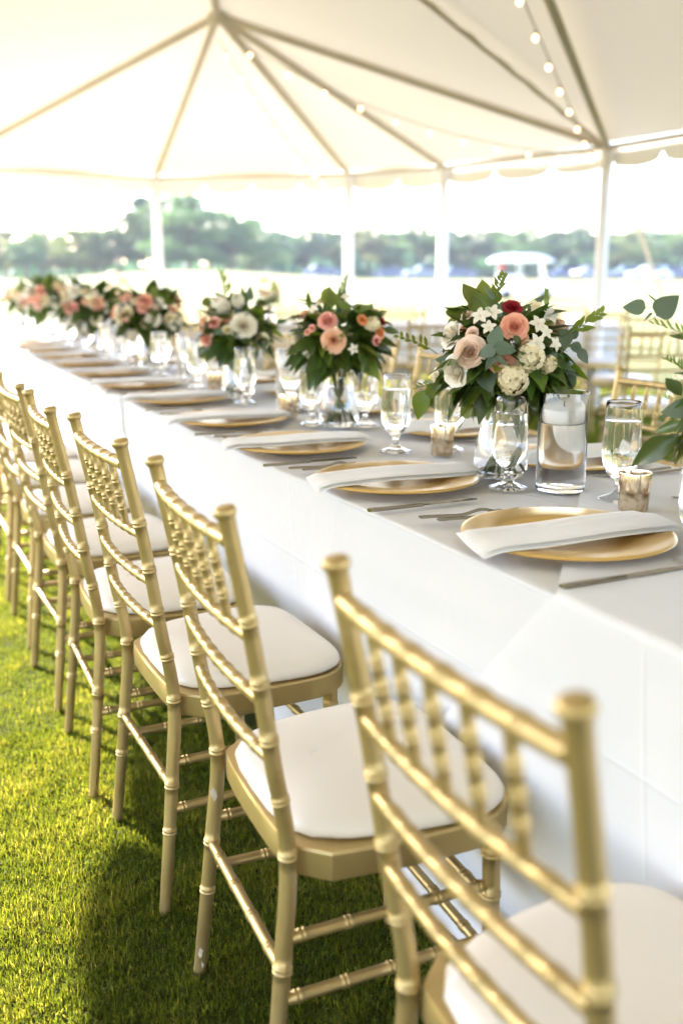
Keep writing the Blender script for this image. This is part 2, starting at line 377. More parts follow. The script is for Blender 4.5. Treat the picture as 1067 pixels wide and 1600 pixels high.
grass('grass_field', [(-5, .84, 4.4, 10), (1.62, 7.5, .8, 10), (-3, 7.5, 10, 16)], [3500, 2600, 1200], (.03, .06), .009, 'sunlit lawn beyond the tables and under the tent')

# ------------------------------------------------------------------ tent
EAVE, SK = 2.34, .19
def pe(px, py, z=EAVE): return at_z(px, py, z)
C1 = Vector((2.77, 8.2, 3.22)); C2 = Vector((.2, 1.6, 3.22)); C3 = Vector((-1.9, -4.6, 3.22))
B = pe(949, 230); Lg = [B, pe(694, 262), pe(545, 272), pe(243, 278), Vector((.91, 11.6, EAVE)), Vector((-2.0, 2.6, EAVE)), Vector((-4.6, -3.6, EAVE)), Vector((-2.6, -8.5, EAVE)), Vector((2.0, -6.6, EAVE)), pe(1067, 211) + (pe(1067, 211) - B) * 5.2]
NL = len(Lg)
print('EAVE LEGS', [tuple(round(q, 2) for q in p) for p in Lg])
tent = empty('frame_tent', (2.77, 8.2, 0), 0, 'white frame tent with translucent roof and scalloped skirt over the tables', 'tent')
TO = Vector((2.77, 8.2, 0))
def lerp(a, b, t): return a + (b - a) * t
def panel(a, b, c, d=None, sag=.06):
    """a roof panel, triangle apex a / or quad a-b-c-d, slightly bellied between its rafters"""
    mb = MB(); n = 10; rows = []
    for i in range(n + 1):
        t = i / n
        p0 = lerp(a, b, t); p1 = lerp(d if d is not None else a, c, t); row = []
        for j in range(n + 1):
            s = j / n; p = lerp(p0, p1, s) - UP * (sag * math.sin(math.pi * s) * math.sin(math.pi * min(1, t * .9 + .05)) * min(1.0, t * 2 + (1 if d is not None else 0))) + UP * .035
            row.append(p - TO)
        rows.append(row)
    return mb.grid(rows).build('roof_panel', M['canopy'], tent)
for i in range(4): panel(C1, Lg[i], Lg[i + 1])
panel(C1, Lg[4], Lg[5], C2); panel(C1, Lg[0], Lg[9], C2)
panel(C2, Lg[5], Lg[6], C3); panel(C2, Lg[9], Lg[8], C3)
panel(C3, Lg[6], Lg[7]); panel(C3, Lg[7], Lg[8])
def bar(name, a, b, r=.031, mat='alu', n=8):
    return MB().tube([a - TO, b - TO], r, n).build(name, M[mat], tent)
for i in range(5): bar('rafter', C1, Lg[i])
for c, i in ((C2, 0), (C2, 5), (C2, 9), (C3, 6), (C3, 7), (C3, 8)): bar('rafter', c, Lg[i])
bar('ridge_pole', C1, C2); bar('ridge_pole', C2, C3)
for c in (C1, C2, C3):
    MB().lathe([(.0, -.07), (.06, -.06), (.085, 0), (.06, .05), (.0, .06)], 10, cx=(c - TO).x, cyy=(c - TO).y).build('crown_fitting', M['alu'], tent).location = (0, 0, c.z)
# canopy seam from the eave leg up over the main roof panel
nrm = (B - C1).cross(C2 - C1); d0 = ray(629, -30); o0 = Vector((0, 0, CAM_H)); tt = (C1 - o0).dot(nrm) / d0.dot(nrm)
seam_end = o0 + d0 * tt
mb = MB(); pts = [lerp(B, seam_end, k / 20) - TO - UP * (.012 + .006 * math.sin(k * 2.4)) for k in range(21)]; mb.tube(pts, [.016 + .005 * (k % 3 == 0) for k in range(21)], 6); mb.build('lacing_seam', M['strap'], tent)
for i in range(len(Lg)):
    a, b = Lg[i], Lg[(i + 1) % len(Lg)]
    bar('eave_rail', a, b, .026)
    # scalloped skirt
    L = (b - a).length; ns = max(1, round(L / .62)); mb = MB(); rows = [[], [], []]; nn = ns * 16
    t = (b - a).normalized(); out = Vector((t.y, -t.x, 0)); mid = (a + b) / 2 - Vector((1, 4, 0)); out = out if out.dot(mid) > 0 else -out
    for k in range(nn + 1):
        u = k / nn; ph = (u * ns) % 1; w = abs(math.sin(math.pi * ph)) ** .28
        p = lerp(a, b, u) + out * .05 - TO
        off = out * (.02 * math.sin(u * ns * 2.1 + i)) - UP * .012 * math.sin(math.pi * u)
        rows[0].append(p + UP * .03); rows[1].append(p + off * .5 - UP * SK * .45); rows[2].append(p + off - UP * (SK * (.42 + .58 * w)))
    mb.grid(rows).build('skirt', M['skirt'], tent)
    # leg with sleeve and foot
    if i == 9: continue
    p = a - TO
    mb = MB().tube([(p.x, p.y, 0.0), (p.x, p.y, EAVE)], .055, 12); mb.build('leg', M['pole'], tent)
    MB().box(p.x - .09, p.x + .09, p.y - .09, p.y + .09, 0.0, .012).build('base_plate', M['alu'], tent)
    if i in (1, 2, 3, 4): continue
    # tie-down strap out to a stake
    ov = (RGT + FWD * .5 if (a - TO).dot(RGT) > -1 else -RGT + FWD * .5) if a.y > 4 else (a - Vector((1.2, 3, EAVE))); ov.z = 0; ov.normalize(); e = p + ov * 1.35; e.z = 0
    mb = MB(); s = Vector((-ov.y, ov.x, 0)) * .022; q = Vector((p.x, p.y, EAVE - .06)) + ov * .06
    mb.add([q - s, q + s, e + s, e - s, q - s + ov * .003, q + s + ov * .003, e + s + ov * .003, e - s + ov * .003], [(0, 1, 2, 3), (7, 6, 5, 4), (0, 3, 7, 4), (1, 5, 6, 2)])
    mb.build('tie_strap', M['strap'], tent)
    MB().tube([e + Vector((0, 0, -.1)), e + UP * .16 + ov * .03], .014, 8).build('stake', M['alu'], tent)

# string lights
bulb_me = MB().lathe([(.0, -.062), (.014, -.058), (.024, -.042), (.026, -.028), (.018, -.008), (.012, 0)], 12).mesh('bulb', M['bulb'])
sock_me = MB().lathe([(.0, .03), (.010, .03), (.013, .024), (.013, -.004), (.0, -.006)], 10).mesh('socket', M['socket'])
def lights(a, b, n, sag, label, extra=()):
    t = empty('string_lights', a, 0, label, 'string lights', 'string lights along the tent rafters')
    pts = [lerp(a, b, k / 40) - UP * (sag * 4 * (k / 40) * (1 - k / 40)) - a for k in range(41)]
    MB().tube(pts, .0045, 5).build('wire', M['rope'], t)
    for i in range(n):
        u = (i + .5) / n; p = lerp(a, b, u) - UP * (sag * 4 * u * (1 - u)) - a
        s = link('bulb', bulb_me, t, matrix=Matrix.Translation(p - UP * .03) @ Matrix.Scale(.6, 4)); link('socket', sock_me, s, matrix=Matrix.Identity(4))
dn = UP * .16
lights(C1 - dn, Lg[2] - dn * .6 - RGT * .25, 10, .10, 'string of warm round bulbs hanging from the tent peak down the short far rafter')
lights(C1 - dn + RGT * .1, B - dn * .4, 11, .22, 'string of warm bulbs swagged from the tent peak across to the side leg')
lights(B - dn * .5 - RGT * .12, lerp(B, C2, .8) - dn, 12, .05, 'string of warm bulbs climbing from the side leg along the roof overhead')

# ------------------------------------------------------------------ tables with cloths
TX0, TX1, TZ = .826, 1.655, .762
def table(y0, y1, dz, label, end_fn=None, start_cap=False, end_cap=False, x0=TX0, x1=TX1, place=None, hem=.03, group='long row of cloth covered tables', seed=0):
    rr = random.Random(seed); ph = [rr.uniform(0, 6) for _ in range(6)]
    cy0 = (y0 + y1) / 2; ox = (x0 + x1) / 2
    t = empty('banquet_table', place[0] if place else (ox, cy0, 0), place[1] if place else 0, label, 'table', group)
    W = (x1 - x0) / 2; H = TZ + dz; g = dz * 1.0
    # cross-section as (side, length along drop/top)
    sec = []
    nd, ntp = 16, 18
    dr = [.004, .012, .03] + [.06 + .94 * i / nd for i in range(nd + 1)]; tp = [0, .003, .009, .02] + [.05 + .9 * i / ntp for i in range(ntp + 1)] + [.98, .991, .997, 1]
    for q in reversed(dr): sec.append((-1, q))                      # left drop, s = 1 hem -> 0 edge
    for q in tp: sec.append((0, q))
    for q in dr: sec.append((1, q))
    ny = int((y1 - y0) / .03); rows = []
    for j in range(ny + 1):
        v = j / ny; row = []
        for side, s in sec:
            ye = end_fn(side, s, W) if end_fn else y1
            y = y0 + (ye - y0) * v - cy0; yw = y + cy0
            fold = (.5 + .5 * math.sin(yw * 7.3 + ph[0] + .8 * math.sin(yw * 2.1))) * .6 + (.5 + .5 * math.sin(yw * 17 + ph[1])) * .25
            if side == 0:
                x = -W + 2 * W * s; e = min(s, 1 - s) * 2 * W
                z = H + .0012 * math.sin(yw * 9 + 5 * x + ph[2]) * min(1, e / .05) - .003 * max(0, 1 - e / .006) ** 2
                x = x * 1.0
            else:
                a = s ** 1.3
                inn = .002 + .03 * s + .05 * fold * a
                x = side * (W + g - (inn if side == -1 else inn)); z = H - .003 - (H - .003 - hem) * s
                # diagonal tension drape
                x -= side * .006 * math.sin(yw * 4.2 + s * 5 + ph[3]) * s
            if end_fn and v > .94:
                q = (v - .94) / .06; x += side * .009 * q * q * min(1, s * 6) if side else 0; z += .002 * q * q if not side else 0
            row.append((x, y, z))
        rows.append(row)
    mb = MB(); mb.grid(rows)
    # hanging ends
    for cap, yv, sg in ((start_cap, y0 - cy0, -1), (end_cap, y1 - cy0, 1)):
        if cap:
            gr = []
            for k in range(12):
                s = k / 11; gr.append([(-W - g + .004 + 2 * (W + g - .004) * q / 14, yv + sg * (.004 + .03 * s * (.5 + .5 * math.sin(q * 1.9 + ph[4]))), H - .004 - (H - hem) * s) for q in range(15)])
            mb.grid(gr if sg < 0 else [list(reversed(r)) for r in gr])
    mb.build('tablecloth', M['linen'], t, angle=None)
    # the board and folding legs under the cloth
    MB().box(-W + .012, W - .012, y0 - cy0 + .02, y1 - cy0 - .02, H - .045, H - .012).build('tabletop', M['beige'], t)
    for sx in (-1, 1):
        for yy in (y0 - cy0 + .3, y1 - cy0 - .3):
            MB().tube([(sx * (W - .14), yy, 0), (sx * (W - .14), yy, H - .045)], .014, 8).build('leg', M['grey'], t)
    return t
def a_end(side, s, W):
    if side == 0: return 1.06 + 1.15 * (s * 2 * W)
    if side == -1: return 1.06 + .95 * min(s * .74, .40) + .2 * max(0, s * .74 - .4)
    return 1.06 + 1.15 * 2 * W
table(-1.3, 1.24, .007, 'white cloth table whose cloth overlaps the next with a slanting edge', a_end, start_cap=True, seed=1)
table(1.0, 3.7, 0.0, 'white cloth table under the large bouquet with trailing sprigs', seed=2)
table(3.66, 6.1, .0045, 'white cloth table just beyond the third bouquet along the row', seed=3)
table(6.06, 8.55, 0.0, 'sunlit white cloth table second from the far end of the row', seed=4)
table(8.5, 11.0, .0045, 'sunlit white cloth table at the far end of the long row', end_cap=True, seed=5)

# ------------------------------------------------------------------ chiavari chairs
def chair_proto():
    t = empty('banquet_chair', (0, 0, 0), 0)
    PROF = [(.909, -.268), (.747, -.237), (.575, -.211), (.43, -.19), (.26, -.2026), (0, -.230)]
    def px(z):
        for (z1, x1), (z0, x0) in zip(PROF, PROF[1:]):
            if z >= z0: return x0 + (x1 - x0) * (z - z0) / (z1 - z0)
        return PROF[-1][1]
    def py(z): return .1855 - .017 * (1 - (z - .43) / .48) if z > .43 else .1685 + .0175 * (1 - z / .43)
    bow = lambda y: -.012 * (1 - (y / .1855) ** 2)
    for sy in (-1, 1):
        path = smooth_path([(x, sy * py(z), z) for z, x in reversed(PROF)], 30)
        Ls = sum((b - a).length for a, b in zip(path, path[1:]))
        pts, rad = turned(path, .0122, [Ls * q for q in (.185, .285, .47, .565, .665, .755, .85)], taper=lambda u: 1.12 - .25 * u + (.0 if u > .3 else -.9 * (.3 - u) * .8), bump=.0017)
        # flared finial cap
        top = pts[-1]; rad[-1] = .0112
        for dz, r in ((.003, .0118), (.005, .0138), (.008, .0148), (.012, .0146), (.0155, .0122), (.0168, .006)):
            pts.append(top + Vector((-dz * .2, 0, dz))); rad.append(r)
        k = next(i for i, p in enumerate(pts) if p.z > .88)
        MB().tube(pts, rad, 14).build('back_post', M['gold'], t, angle=60)
    def rail(name, z, r, nb, bump=.0012):
        y = py(z) - .0075
        path = [(px(z) + bow(q), q, z) for q in [-y + 2 * y * k / 14 for k in range(15)]]
        T = sum((Vector(b) - Vector(a)).length for a, b in zip(path, path[1:]))
        pts, rad = turned(path, r, [T * (k + 1) / (nb + 1) for k in range(nb)], bump=bump, width=.0028)
        MB().tube(pts, rad, 10).build(name, M['gold'], t, angle=60)
    rail('top_rail', .880, .0108, 6); rail('spindle_rail', .752, .0088, 8); rail('lower_rail', .664, .0088, 8); rail('lower_rail', .578, .0088, 8)
    for u in (.2, .35, .5, .65, .8):
        y = -.1855 + .371 * u; b = bow(y); yb = y * py(.752) / .1855
        pts, rad = turned([(px(.752) + b, yb, .752), (px(.81) + b, (y + yb) / 2, .81), (px(.880) + b, y, .880)], 0.0068, [.038, .064, .090], bump=.0010, width=.0026, taper=lambda q: .8 + .8 * q * (1 - q))
        MB().tube(pts, rad, 8).build('spindle', M['gold'], t, angle=60)
    # seat outline
    half = [(-.190, 0), (-.189, .08), (-.185, .135), (-.180, .1555), (-.136, .196), (-.02, .206), (.074, .205)]
    for k in range(9):
        a = R(90 * k / 8); half.append((.074 + .100 * math.sin(a), .125 + .080 * math.cos(a)))
    half.append((.1755, .06)); half.append((.1765, 0))
    outl = half + [(x, -y) for x, y in reversed(half[1:-1])]
    n = len(outl); mb = MB(); vs = []
    def inset(p, d):
        v = Vector((p[0] + .0, p[1])); l = v.length; return (p[0] - v.x / l * d, p[1] - v.y / l * d)
    layers = [(.006, .388), (.001, .391), (0, .396), (0, .430), (.002, .434), (.012, .435), (.035, .434)]
    for d, z in layers: vs += [(*inset(p, d), z) for p in outl]
    fs = [(i * n + k, i * n + (k + 1) % n, (i + 1) * n + (k + 1) % n, (i + 1) * n + k) for i in range(len(layers) - 1) for k in range(n)]
    vs += [(*inset(p, .035), .388) for p in outl]; b0 = len(layers) * n
    fs += [(b0 + k, b0 + (k + 1) % n, (k + 1) % n, k) for k in range(n)]
    fs += [((len(layers) - 1) * n + k, (len(layers) - 1) * n + (k + 1) % n, b0 + (k + 1) % n, b0 + k) for k in range(n)]
    mb.add(vs, fs).build('seat_frame', M['gold'], t, angle=25)
    # cushion: smoothed outline, domed
    def so(q):
        pts = [Vector((p[0], p[1])) for p in outl]
        for _ in range(3): pts = [(pts[i - 1] + pts[i] * 2 + pts[(i + 1) % n]) / 4 for i in range(n)]
        return pts[q]
    base = [so(q) for q in range(n)]; vs = []; fs = []
    L2 = [(.022, .4365), (.006, .437), (.0025, .442), (.004, .450), (.010, .458), (.022, .4645), (.045, .469), (.09, .473), (.14, .4745)]
    cx = Vector((-.01, 0))
    for d, z in L2:
        for p in base:
            v = p - cx; l = v.length; q = cx + v * ((l - d) / l if d < .03 else 1 - d / .2); vs.append((q.x, q.y, z))
    fs = [(i * n + k, i * n + (k + 1) % n, (i + 1) * n + (k + 1) % n, (i + 1) * n + k) for i in range(len(L2) - 1) for k in range(n)]
    vs.append((cx.x, cx.y, .4750)); fs += [((len(L2) - 1) * n + k, (len(L2) - 1) * n + (k + 1) % n, len(vs) - 1) for k in range(n)]
    fs.append(tuple(reversed(range(n))))
    MB().add(vs, fs).build('cushion', M['cushion'], t, angle=None)
    FX, FY = .130, .172
    for sy in (-1, 1):
        path = [(FX, sy * FY, .392), (FX + .004, sy * (FY + .001), .2), (FX + .006, sy * (FY + .004), 0)]
        pts, rad = turned(path, .0135, [.035, .105, .20, .285], taper=lambda u: 1.05 - .2 * u)
        MB().tube(pts, rad, 12).build('front_leg', M['gold'], t, angle=60)
        for z in (.305, .212):
            a = Vector((px(z) + .006, sy * py(z), z)); b = Vector((FX, sy * FY, z))
            T = (b - a).length; pts, rad = turned([a, b], .0088, [.02, T * .28, T * .5, T * .72, T - .022], bump=.0016, width=.0028)
            MB().tube(pts, rad, 10).build('side_stretcher', M['gold'], t, angle=60)
    for z in (.275, .185):
        a = Vector((FX, -FY, z)); b = Vector((FX, FY, z)); T = (b - a).length
        pts, rad = turned([a, b], .0088, [T * .2, T * .5, T * .8], bump=.0016, width=.0028); MB().tube(pts, rad, 10).build('front_stretcher', M['gold'], t, angle=60)
    a = Vector((px(.258), -py(.258), .258)); b = Vector((px(.258), py(.258), .258)); T = 2 * py(.258)
    pts, rad = turned([a, b], .0088, [T * .15, T * .38, T * .62, T * .85], bump=.0016, width=.0028); MB().tube(pts, rad, 10).build('back_stretcher', M['gold'], t, angle=60)
    return t
CH = chair_proto(); first_chair = [True]
def put_chair(x, y, rz, label, group):
    o = CH if first_chair[0] else copy_tree(CH); first_chair[0] = False
    o.location = (x, y, 0); o.rotation_euler = (0, 0, rz); tag(o, label, 'chair', group)
    return o
near = [(.664, .665, 0, 'out of focus gold chair closest to the camera, its seat cut by the picture edge'),
        (.644, 1.285, -2.0, 'gold chiavari chair whose whole ivory cushion shows, a paint chip on its rear leg'),
        (.638, 1.862, 1.2, 'gold chiavari chair third in the row, counting from the blurred front one'),
        (.612, 2.345, -1.6, 'gold chiavari chair fourth in the row, counting from the blurred front one'),
        (.612, 2.885, 1.5, 'gold chiavari chair fifth in the row, its top just inside the picture edge'),
        (.618, 3.42, .5, 'gold chiavari chair sixth in the row beside the white cloth, mostly behind others'),
        (.618, 3.96, 0, 'gold chiavari chair seventh in the row beside the white cloth, mostly hidden'),
        (.618, 4.5, 0, 'gold chiavari chair eighth in the row beside the white cloth, only its legs showing')]
def chip(ch, cx, cyy, z, r, a0, h, w):
    """a flake of missing paint: pale undercoat standing just clear of the round post"""
    rr = random.Random(int(z * 1000)); rows = []
    for i in range(7):
        v = -1 + i / 3; ww = w * math.sqrt(max(.03, 1 - v * v)) * rr.uniform(.6, 1.15); sh = rr.uniform(-.12, .12)
        rows.append([(cx + r * math.cos(a0 + sh + ww * u), cyy + r * math.sin(a0 + sh + ww * u), z + h * v + .0012 * rr.uniform(-1, 1)) for u in (-1, -.4, .3, 1)])
    MB().grid(rows).build('paint_chip', M['chip'], ch)
for i, (x, y, a, lb) in enumerate(near):
    ch = put_chair(x, y, R(a), lb, 'gold chairs in the row along the near table side')
    if i == 1: worn = ch

NEXT_ROW = 12
for i in range(NEXT_ROW):
    y = 1.66 + .62 * i if i < 3 else 2.9 + .58 * (i - 2)
    put_chair(1.838 + random.uniform(-.015, .015), y, R(180 + random.uniform(-2, 2)), 'gold chiavari chair across the table, ' + ORD[i] + ' along from the front', 'gold chairs on the far side of the long table')

chip(worn, -.1955, .1716, .355, .0136, -2.0, .013, .42); chip(worn, -.2245, .1839, .052, .0121, -2.0, .010, .38); chip(worn, -.2245, .1849, .027, .0119, -1.8, .005, .25)

# ------------------------------------------------------------------ things on the table
ZT = TZ + .0065
def charger_mesh():
    pr = [(0, .0075), (.098, .0075), (.104, .0085), (.110, .0125), (.130, .0150), (.166, .0185), (.1725, .0180), (.1740, .0160), (.1725, .0140), (.166, .0150), (.130, .0115), (.108, .0080), (.103, .0), (.095, 0), (.09, .003), (0, .003)]
    return MB().lathe(pr, 64).mesh('charger_plate', M['charger'], angle=50)
charger_me = charger_mesh()
def napkin_mesh(seed=0, L=.385, W=.128):
    """rectangle folded in thirds, its two ends reaching past the plate rim and drooping"""
    rr = random.Random(seed); mb = MB()
    def zrest(x):
        a = abs(x); return .0195 if a < .17 else .0195 - (a - .17) ** 1.2 * .42
    def slab(w0, w1, zb, th, shift, cut=0):
        nx, ny = 26, 8; top = []; bot = []
        for i in range(nx + 1):
            u = -1 + 2 * i / nx; x = u * L / 2 + shift; rt = []; rb = []
            for j in range(ny + 1):
                v = j / ny; y = w0 + (w1 - w0) * v; e = min(v, 1 - v)
                rnd = math.sqrt(max(0, 1 - (1 - min(1, e / .13)) ** 2)); re = math.sqrt(max(0, 1 - (1 - min(1, (1 - abs(u)) / .02)) ** 2))
                h = th * max(.15, rnd) * max(.2, re); wav = .0016 * math.sin(x * 19 + seed) + .0012 * math.sin(y * 50 + x * 9)
                xx = x + cut * (v - .5)
                z = zrest(xx) + zb + wav; rt.append((xx, y, z + h)); rb.append((xx, y, z))
            top.append(rt); bot.append(rb)
        mb.grid(top); mb.grid([list(reversed(r)) for r in bot])
        mb.grid([[top[i][0], bot[i][0]] for i in range(nx + 1)]); mb.grid([[bot[i][-1], top[i][-1]] for i in range(nx + 1)])
        mb.grid([bot[0], top[0]]); mb.grid([top[-1], bot[-1]])
    slab(-W / 2, W / 2, 0, .0085, 0, .03)
    slab(-W / 2 + .002, W / 2 - .045, .0081, .0032, -.002, .02)
    return mb.mesh('napkin', M['napkin'], angle=50)
napkin_me = [napkin_mesh(s) for s in (0, 2)]
def fork_mesh(L=.205):
    mb = MB(); n = 26
    def hz(u): return .0055 + .010 * math.exp(-((u - .60) / .14) ** 2) + .012 * max(0, (u - .82)) ** 1.5 * 6 * .3 + .003 * math.cos(u * 5)
    def hw(u):
        if u < .58: return .0085 - .0046 * (u / .58) ** .8 + (.0 if u > .02 else -.002)
        if u < .72: return .0035 + .0085 * ((u - .58) / .14) ** 1.3
        return .012
    top = []; bot = []
    for i in range(n + 1):
        u = .76 * i / n; x = u * L; w = hw(u); z = hz(u); th = .0050
        top.append([(x, -w, z), (x, -w * .5, z + th * .6), (x, 0, z + th * .75), (x, w * .5, z + th * .6), (x, w, z)])
        bot.append([(x, -w, z - .0008), (x, -w * .5, z - .0012), (x, 0, z - .0014), (x, w * .5, z - .0012), (x, w, z - .0008)])
    mb.grid(top); mb.grid([list(reversed(r)) for r in bot]); mb.grid([[t[0], b[0]] for t, b in zip(top, bot)]); mb.grid([[b[-1], t[-1]] for t, b in zip(top, bot)]); mb.grid([bot[0], top[0]]); mb.grid([top[-1], bot[-1]])
    for k in range(4):
        y = -.0095 + .00633 * k; pts = []; 
        for i in range(7):
            u = .75 + .25 * i / 6; pts.append((u * L, y, hz(u)))
        mb.tube(pts, [.0018, .0018, .0017, .0016, .0014, .0011, .0006], 6)
    return mb.mesh('fork', M['steel'], angle=60)
fork_me = fork_mesh()
def knife_meshes(L=.235):
    h = MB(); b = MB(); n = 14; top = []; bot = []
    for i in range(n + 1):
        u = i / n; x = u * .115; w = .0085 - .0028 * u; th = .0042 - .0010 * u
        if i == 0: w *= .8
        top.append([(x, -w, .003), (x, -w * .8, .003 + th * .8), (x, 0, .003 + th), (x, w * .8, .003 + th * .8), (x, w, .003)]); bot.append([(x, -w, .003), (x, -w * .8, .0008), (x, 0, .0004), (x, w * .8, .0008), (x, w, .003)])
    h.grid(top); h.grid([list(reversed(r)) for r in bot]); h.grid([bot[0], top[0]]); h.grid([top[-1], bot[-1]])
    top = []; bot = []
    for i in range(n + 1):
        u = i / n; x = .112 + u * (L - .112); w0 = -.0052 - .003 * math.sin(min(1, u * 1.4) * 2.4); w1 = .0054 * (1 - max(0, u - .6) ** 2 * 5.2)
        top.append([(x, w0, .0034), (x, 0, .0046), (x, w1, .0048)]); bot.append([(x, w0, .0030), (x, 0, .0026), (x, w1, .0024)])
    b.grid(top); b.grid([list(reversed(r)) for r in bot]); b.grid([[t[0], q[0]] for t, q in zip(top, bot)]); b.grid([[q[-1], t[-1]] for t, q in zip(top, bot)]); b.grid([top[-1], bot[-1]])
    return h.mesh('handle', M['steel'], angle=60), b.mesh('blade', M['steel'], angle=60)
knife_h, knife_b = knife_meshes()
def goblet_meshes():
    out = [(0, 0), (.039, 0), (.0405, .0015), (.039, .003), (.028, .0065), (.015, .012), (.009, .020), (.0072, .030), (.0085, .036), (.0125, .0405), (.0175, .045), (.0275, .056), (.0335, .070), (.0365, .086), (.0372, .100), (.0368, .120), (.0355, .150), (.0338, .180), (.0330, .192)]
    inn = [(.0322, .1932), (.0314, .192), (.0322, .180), (.0338, .150), (.0350, .120), (.0354, .100), (.0346, .086), (.0314, .070), (.0252, .058), (.014, .050), (.006, .0475), (0, .047)]
    g = MB().lathe(out + inn, 36).mesh('bowl', M['glass'], angle=None)
    lvl = .156; eps = .0004
    w = [(0, .0468), (.006, .0472)] + [(r + eps, z) for r, z in reversed(inn[:-2]) if z < lvl] + [(.0336 + eps, lvl), (.032, lvl - .0006), (0, lvl - .0008)]
    wm = MB().lathe(w, 36).mesh('water', M['water'], angle=35)
    return g, wm
gob_g, gob_w = goblet_meshes()
def cylinder_meshes():
    out = [(0, 0), (.047, 0), (.0495, .0025), (.0500, .006), (.0500, .199), (.0495, .2005), (.0478, .2005), (.0470, .199), (.0470, .012), (.044, .009), (0, .0085)]
    g = MB().lathe(out, 44).mesh('cylinder', M['glass'], angle=35)
    w = [(0, .0083), (.0442, .0088), (.0473, .0118), (.0474, .1395), (.0465, .139), (0, .139)]
    wm = MB().lathe(w, 44).mesh('water', M['water'], angle=35)
    c = [(0, .134), (.034, .1345), (.043, .139), (.0456, .148), (.0458, .163), (.0445, .1655), (.038, .1665), (.012, .163), (0, .162)]
    cm = MB().lathe(c, 36).mesh('candle', M['wax'], angle=40)
    wk = MB().tube([(0, 0, .161), (.0005, 0, .168), (.002, 0, .172)], .0009, 6).mesh('wick', M['wick'])
    return g, wm, cm, wk
cyl_g, cyl_w, cyl_c, cyl_k = cylinder_meshes()
def vase_meshes():
    out = [(0, 0), (.034, 0), (.043, .002), (.051, .009), (.0565, .022), (.0580, .036), (.0565, .056), (.0515, .085), (.0445, .115), (.0395, .140), (.0385, .158), (.0410, .174), (.0450, .184), (.0462, .1865)]
    inn = [(.0455, .1885), (.0430, .184), (.0388, .174), (.0362, .158), (.0372, .140), (.0422, .115), (.0491, .085), (.0541, .056), (.0555, .036), (.0535, .022), (.046, .013), (.03, .0105), (0, .010)]
    g = MB().lathe(out + inn, 40).mesh('vase_glass', M['glass'], angle=None)
    lvl = .118; eps = .0004
    w = [(0, .0098), (.03, .0102)] + [(r + eps, z) for r, z in reversed(inn[:-2]) if z < lvl] + [(.0417 + eps, lvl), (.040, lvl - .0006), (0, lvl - .0008)]
    wm = MB().lathe(w, 40).mesh('water', M['water'], angle=35)
    return g, wm
vas_g, vas_w = vase_meshes()
def votive_mesh():
    out = [(0, 0), (.0255, 0), (.0270, .002), (.0285, .03), (.0305, .071), (.0302, .0722), (.0288, .0722), (.0285, .071), (.0265, .03), (.0250, .007), (0, .006)]
    return MB().lathe(out, 32).mesh('votive', M['mercury'], angle=40)
vot_me = votive_mesh(); vot_c = MB().lathe([(0, .008), (.022, .008), (.023, .010), (.0235, .030), (.022, .031), (0, .0305)], 20).mesh('wax', M['wax'], angle=40)

PLN = [1.28, 1.815, 2.325, 2.84, 3.42, 3.98] + [4.52 + .54 * k for k in range(11)]
PLF = [1.235, 1.86, 2.39, 2.93, 3.47] + [4.02 + .54 * k for k in range(11)]
PX_N = [1.012, .982, .970, .965, .975, .97]
def setting(x, y, far, i, cut):
    rz = math.pi if far else 0.0; sg = -1 if far else 1
    who = 'across the table' if far else 'beside the gold chair row'
    c = Matrix.Rotation(rz, 4, 'Z')
    def put(name, me, dx, dy, a=0, label='', cat='', grp=None, z=ZT):
        o = link(name, me); v = c @ Vector((dx, dy, 0)); o.location = (x + v.x, y + v.y, z); o.rotation_euler = (0, 0, rz + R(a)); tag(o, label, cat, grp); return o
    od = ORD[i]
    put('charger_plate', charger_me, 0, 0, random.uniform(0, 300), f'gold charger plate {who}, {od} place setting from the front', 'plate', 'gold charger plates')
    put('napkin', napkin_me[i % 2], -.004, .0 if i else -.012, random.uniform(-4, 4) if i else 0, f'white folded napkin on the {od} gold plate {who}', 'napkin', 'folded white napkins')
    if cut:
        put('fork', fork_me, -.155, .215, -3 + random.uniform(-1.5, 1.5), f'outer steel fork of the {od} place setting {who}', 'fork', 'steel forks')
        put('fork', fork_me, -.135, .185, 1 + random.uniform(-1.5, 1.5), f'inner steel fork of the {od} place setting {who}', 'fork', 'steel forks')
        v = c @ Vector((-.172, -.212, 0)); k = empty('table_knife', (x + v.x, y + v.y, ZT), rz + R(random.uniform(-1, 2)), f'steel table knife of the {od} place setting {who}', 'knife', 'steel table knives')
        link('handle', knife_h, k); link('blade', knife_b, k)
for i, y in enumerate(PLN): setting(PX_N[i] if i < 6 else .975, y, False, i, i < 6)
for i, y in enumerate(PLF): setting(1.465, y, True, i, i < 4)
def goblet(x, y, label):
    t = empty('water_goblet', (x, y, ZT), random.uniform(0, 6), label, 'goblet', 'footed water goblets')
    link('bowl', gob_g, t); link('water', gob_w, t)
GN = [1.09, 1.68, 2.17, 2.69, 3.27, 3.83, 4.38, 4.92, 5.46, 6.0, 6.54, 7.1]
GF = [1.492, 2.13, 2.60, 3.16, 3.72, 4.28, 4.8, 5.36, 5.9, 6.5]
for i, y in enumerate(GN): goblet(1.17 if i else 1.115, y, f'footed glass of water, {ORD[i]} along the side nearer the gold chair row')
for i, y in enumerate(GF): goblet(1.30, y, f'footed glass of water, {ORD[i]} along the far side of the flowers')
def cyl(x, y, label):
    t = empty('candle_cylinder', (x, y, ZT), 0, label, 'candle holder', 'glass cylinders with floating candles')
    link('cylinder', cyl_g, t); link('water', cyl_w, t); c = link('floating_candle', cyl_c, t); link('wick', cyl_k, c)
